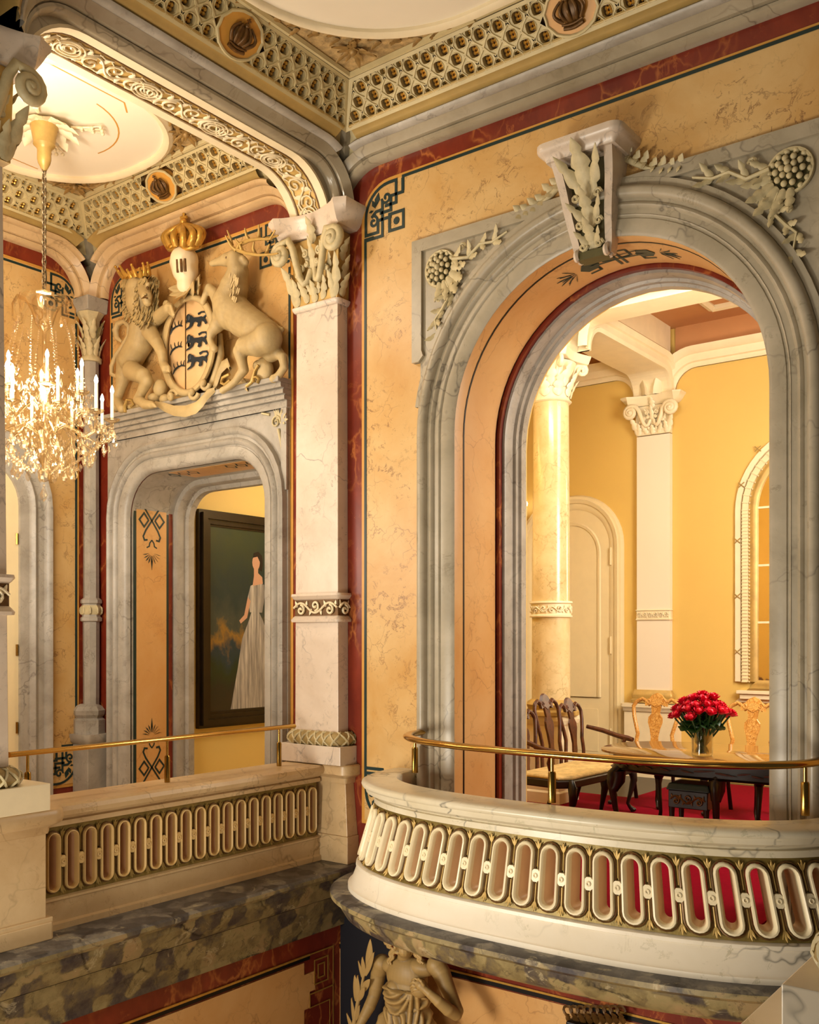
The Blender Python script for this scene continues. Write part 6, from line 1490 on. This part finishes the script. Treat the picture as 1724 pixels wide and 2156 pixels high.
for k, (cx, top) in enumerate(((-.47, 1.06), (0, 1.14), (.47, 1.08))): backset(set_, cx, .25, .47, .47, top, DM)
for q in (-1, 1):
    g = G().tube([(q*.70, .26, .80), (q*.74, .10, .765), (q*.76, -.05, .72), (q*.76, -.16, .70), (q*.75, -.22, .69)], [.020, .024, .024, .028, .022], 8); g.tube([(q*.755, -.14, .70), (q*.735, -.10, .60), (q*.70, -.12, .45)], .018, 8); g.build('arm', M['marqdark'], set_, 60)
set_.location = (.80, 2.58, .012); set_.rotation_euler = (0, 0, pi/2)
# ---- table
TX, TY = 2.42, 2.28
tb = thing('dining_table', 'large oval polished table with dark carved apron behind the brass rail', 'table', (TX, TY, .012))
def supe(a, b, n=2.8, N=64): return [(TX+a*(abs(cos(t))**(2/n))*(1 if cos(t) > 0 else -1), TY+b*(abs(sin(t))**(2/n))*(1 if sin(t) > 0 else -1)) for t in [2*pi*i/N for i in range(N)]]
G().grid([[(x, y, z) for x, y in supe(a, b)] for a, b, z in ((.01, .01, .768), (1.12, .62, .768), (1.135, .635, .76), (1.135, .635, .742), (1.10, .60, .735), (.01, .01, .735))], False, True).build('tabletop', M['tabletop'], tb, 40)
G().grid([[(x, y, z) for x, y in supe(a, b)] for a, b, z in ((1.04, .54, .735), (1.04, .54, .62), (1.06, .56, .61), (1.04, .54, .60), (.98, .48, .60), (.98, .48, .735))], False, True).build('apron', M['darkwood'], tb, 40)
g = G(); q_ = supe(1.045, .545, 2.8, 80)
for i in range(80):
    (x, y), (x2, y2) = q_[i], q_[(i+1) % 80]; nx, ny = (y2-y), -(x2-x); l = sqrt(nx*nx+ny*ny) or 1
    g.leaf((x, y, .66), (x2, y2, .675 if i % 2 else .645), .008, (nx/l, ny/l, 0), .03, 3)
g.build('marquetry_band', M['marqdark'], tb, 60)
for sx in (-1, 0, 1):
    for sy in (-1, 1):
        g = cabriole(TX+sx*.86, TY+sy*(.44 if sx else .50), .62, sx*1.1, sy*1.1)
        x, y = TX+sx*.86, TY+sy*(.44 if sx else .50)
        g.v = [(a, b, c+.012) for a, b, c in g.v]; g.tube([(x, y, .60), (x, y, .52), (x+sx*.03, y+sy*.03, .44)], [.07, .062, .04], 8); g.build('leg', M['darkwood'], tb, 60)
st_ = thing('stool', 'dark low stool with carved apron standing under the table', 'stool', (2.20, 1.86, .012))
G().hexa([(2.02, 1.72), (2.38, 1.72), (2.38, 2.00), (2.02, 2.00)], .50, .555, [(2.04, 1.74), (2.36, 1.74), (2.36, 1.98), (2.04, 1.98)]).build('seat', M['green'], st_, 0, bevel=.012)
G().box(2.04, 2.36, 1.735, 1.99, .36, .50).build('apron', M['darkwood'], st_, 0, bevel=.006)
g = G(); scrollwork(g, lambda a, b, d: (2.06+a, 1.733-d, .43+b), .28, .10, .09, .007, .004); g.build('carving', M['bronze'], st_, 60)
for x in (2.06, 2.34):
    for y in (1.76, 1.96): G().tube([(x, y, .37), (x, y, .2), (x+(x-2.2)*.25, y, .012)], [.026, .018, .024], 8).build('leg', M['darkwood'], st_, 60)
# ---- roses in a glass vase
VX, VY, VZ = 2.245, 1.93, .769
vs = thing('vase', 'cylindrical clear glass vase of red roses on the table', 'vase', (VX, VY, VZ))
G().lathe([(0, 0), (.080, 0), (.082, .01), (.086, .275), (.081, .275), (.077, .02), (0, .02)], (VX, VY, VZ), 28).build('glass_body', M['glass'], vs, 50)
G().lathe([(0, .021), (.076, .021), (.078, .17), (0, .17)], (VX, VY, VZ), 24).build('water', M['glass'], vs, 50)
g = G()
for k in range(22):
    a = k*2.4; r0 = .02+.045*((k*7) % 10)/10; g.tube([(VX+r0*cos(a), VY+r0*sin(a), VZ+.025), (VX-.3*r0*cos(a+1), VY-.3*r0*sin(a+1), VZ+.15), (VX+.06*cos(a+2.5), VY+.06*sin(a+2.5), VZ+.27)], .0065, 5)
    if k % 2: g.leaf((VX+r0*cos(a), VY+r0*sin(a), VZ+.12), (VX+.065*cos(a), VY+.065*sin(a), VZ+.26), .028, (cos(a), sin(a), 0), .05, 4)
g.build('stem_bundle', M['leaf'], vs, 60)
rose = thing('rose', 'red rose in the glass vase on the table', 'rose', (0, 0, 0), 'red roses in the glass vase')
RL = .40
G().tube([(0, 0, 0), (.004, 0, .2), (0, 0, RL-.03)], .006, 6).build('stem', M['leaf'], rose, 60)
g = G().ball((0, 0, RL), .020, .020, .024, 8, 6)
for row, (n, r, z, w, tlt) in enumerate(((3, .014, .006, .022, .05), (5, .023, .002, .028, .15), (6, .030, -.006, .032, .35))):
    for k in range(n):
        a = 2*pi*k/n+row*.6; u = Vector((cos(a), sin(a), 0)); s_ = Vector((-sin(a), cos(a), 0)); rr = []
        for i in range(5):
            t = i/4; rr.append([u*(r*(.55+.75*t+tlt*.3*t*t))+s_*(w*j*.5*(1-.35*(2*t-1)**2))*(1.0)-u*(abs(j)*.3*w*.4)+Vector((0, 0, RL+z-.018+.040*t*(1-tlt*.35*t))) for j in (-1, -.5, 0, .5, 1)])
        g.grid(rr)
g.build('bloom', M['rose'], rose, 70)
g = G()
for q in (-1, 1): g.leaf((0, 0, RL*.60), (q*.055, .02*q, RL*.72), .026, (0, 0, 1), -.1, 4); g.leaf((0, 0, RL*.25), (q*.035, .02, RL*.48), .018, (0, 1, 0), .1, 3)
g.build('leaf', M['leaf'], rose, 60)
spots = [(0, 0)]+[(.20, k*2*pi/6) for k in range(6)]+[(.38, k*2*pi/11+.2) for k in range(11)]+[(.55, k*2*pi/14) for k in range(14)]+[(.68, k*2*pi/10+.3) for k in range(8)]
for i, (tl, az) in enumerate(spots):
    o = rose if i == 0 else copy_tree(rose)
    tl *= random.uniform(.93, 1.07); s_ = (1.18-.30*tl)*random.uniform(.97, 1.03)
    o.location = (VX-.03*sin(tl)*cos(az), VY-.03*sin(tl)*sin(az), VZ+.024)
    dirv = Vector((sin(tl)*cos(az), sin(tl)*sin(az), cos(tl))); o.rotation_euler = dirv.to_track_quat('Z', 'Y').to_euler(); o.scale = (s_*1.25, s_*1.25, s_)
# ================================================================ LIGHT
def area(name, loc, target, sx, sy, energy, col, spread=None):
    l = bpy.data.lights.new(name, 'AREA'); l.shape = 'RECTANGLE'; l.size = sx; l.size_y = sy; l.energy = energy; l.color = col
    if spread: l.spread = radians(spread)
    o = bpy.data.objects.new(name, l); COL.objects.link(o); o.location = loc
    o.rotation_euler = (Vector(target)-Vector(loc)).to_track_quat('-Z', 'Y').to_euler(); return o
def point(name, loc, energy, col, r=.05):
    l = bpy.data.lights.new(name, 'POINT'); l.energy = energy; l.color = col; l.shadow_soft_size = r
    o = bpy.data.objects.new(name, l); COL.objects.link(o); o.location = loc; return o
WARM = (1, .82, .56); WARM2 = (1, .91, .76); COOL = (1, .95, .86)
area('hall_light', (.35, -5.3, .25), (1.9, 0, .9), 1.4, 1.4, 205, WARM2)
area('hall_low_light', (3.4, -5.9, -1.3), (2.4, 0, .3), 1.2, 1.2, 55, WARM2)
area('hall_ceiling_fill', (2.6, -3.4, 3.2), (2.6, -2.2, 5.7), 1.2, 1.2, 6, WARM2)  # added fill in mid-air, aimed up at the hall ceiling; no fixture
area('gallery_light', (-1.2, -2.62, 2.6), (-1.8, 0, 3.2), 1.6, 1.2, 62, WARM2)
point('gallery_cove_light', (-.9, -2.3, 4.9), 66, WARM2, .15)
point('chandelier_light', (gcx, gcy, 3.62), 26, WARM2, .12)
area('corridor_light', (-1.0, 2.2, 3.9), (-2.2, 1.8, 1.5), 1.0, 1.4, 100, WARM2)
area('dining_light', (4.3, 2.2, 3.0), (1.0, 4.6, 1.4), 1.4, 1.4, 140, (1, .93, .80))  # unseen lamp at the right, added to brighten the lower back wall
area('dining_ceiling_light', (3.9, 2.6, 4.5), (2.0, 3.4, 1.0), 1.4, 1.4, 90, (1, .92, .76))
area('dining_uplight', (1.4, 1.2, 4.4), (1.4, 3.2, 5.5), 1.4, .4, 60, (1, .92, .76))  # unseen lamp behind the arch, aimed up at the dining ceiling
w = bpy.data.worlds.new('world'); SC.world = w; w.use_nodes = True
w.node_tree.nodes['Background'].inputs[0].default_value = (1, .84, .62, 1); w.node_tree.nodes['Background'].inputs[1].default_value = .055
SC.view_settings.view_transform = 'Standard'; SC.view_settings.look = 'None'; SC.view_settings.exposure = 0.12
SC.cycles.use_denoising = True; SC.cycles.max_bounces = 6; SC.cycles.diffuse_bounces = 3; SC.cycles.glossy_bounces = 3; SC.cycles.transparent_max_bounces = 16
SC.cycles.sample_clamp_indirect = 6
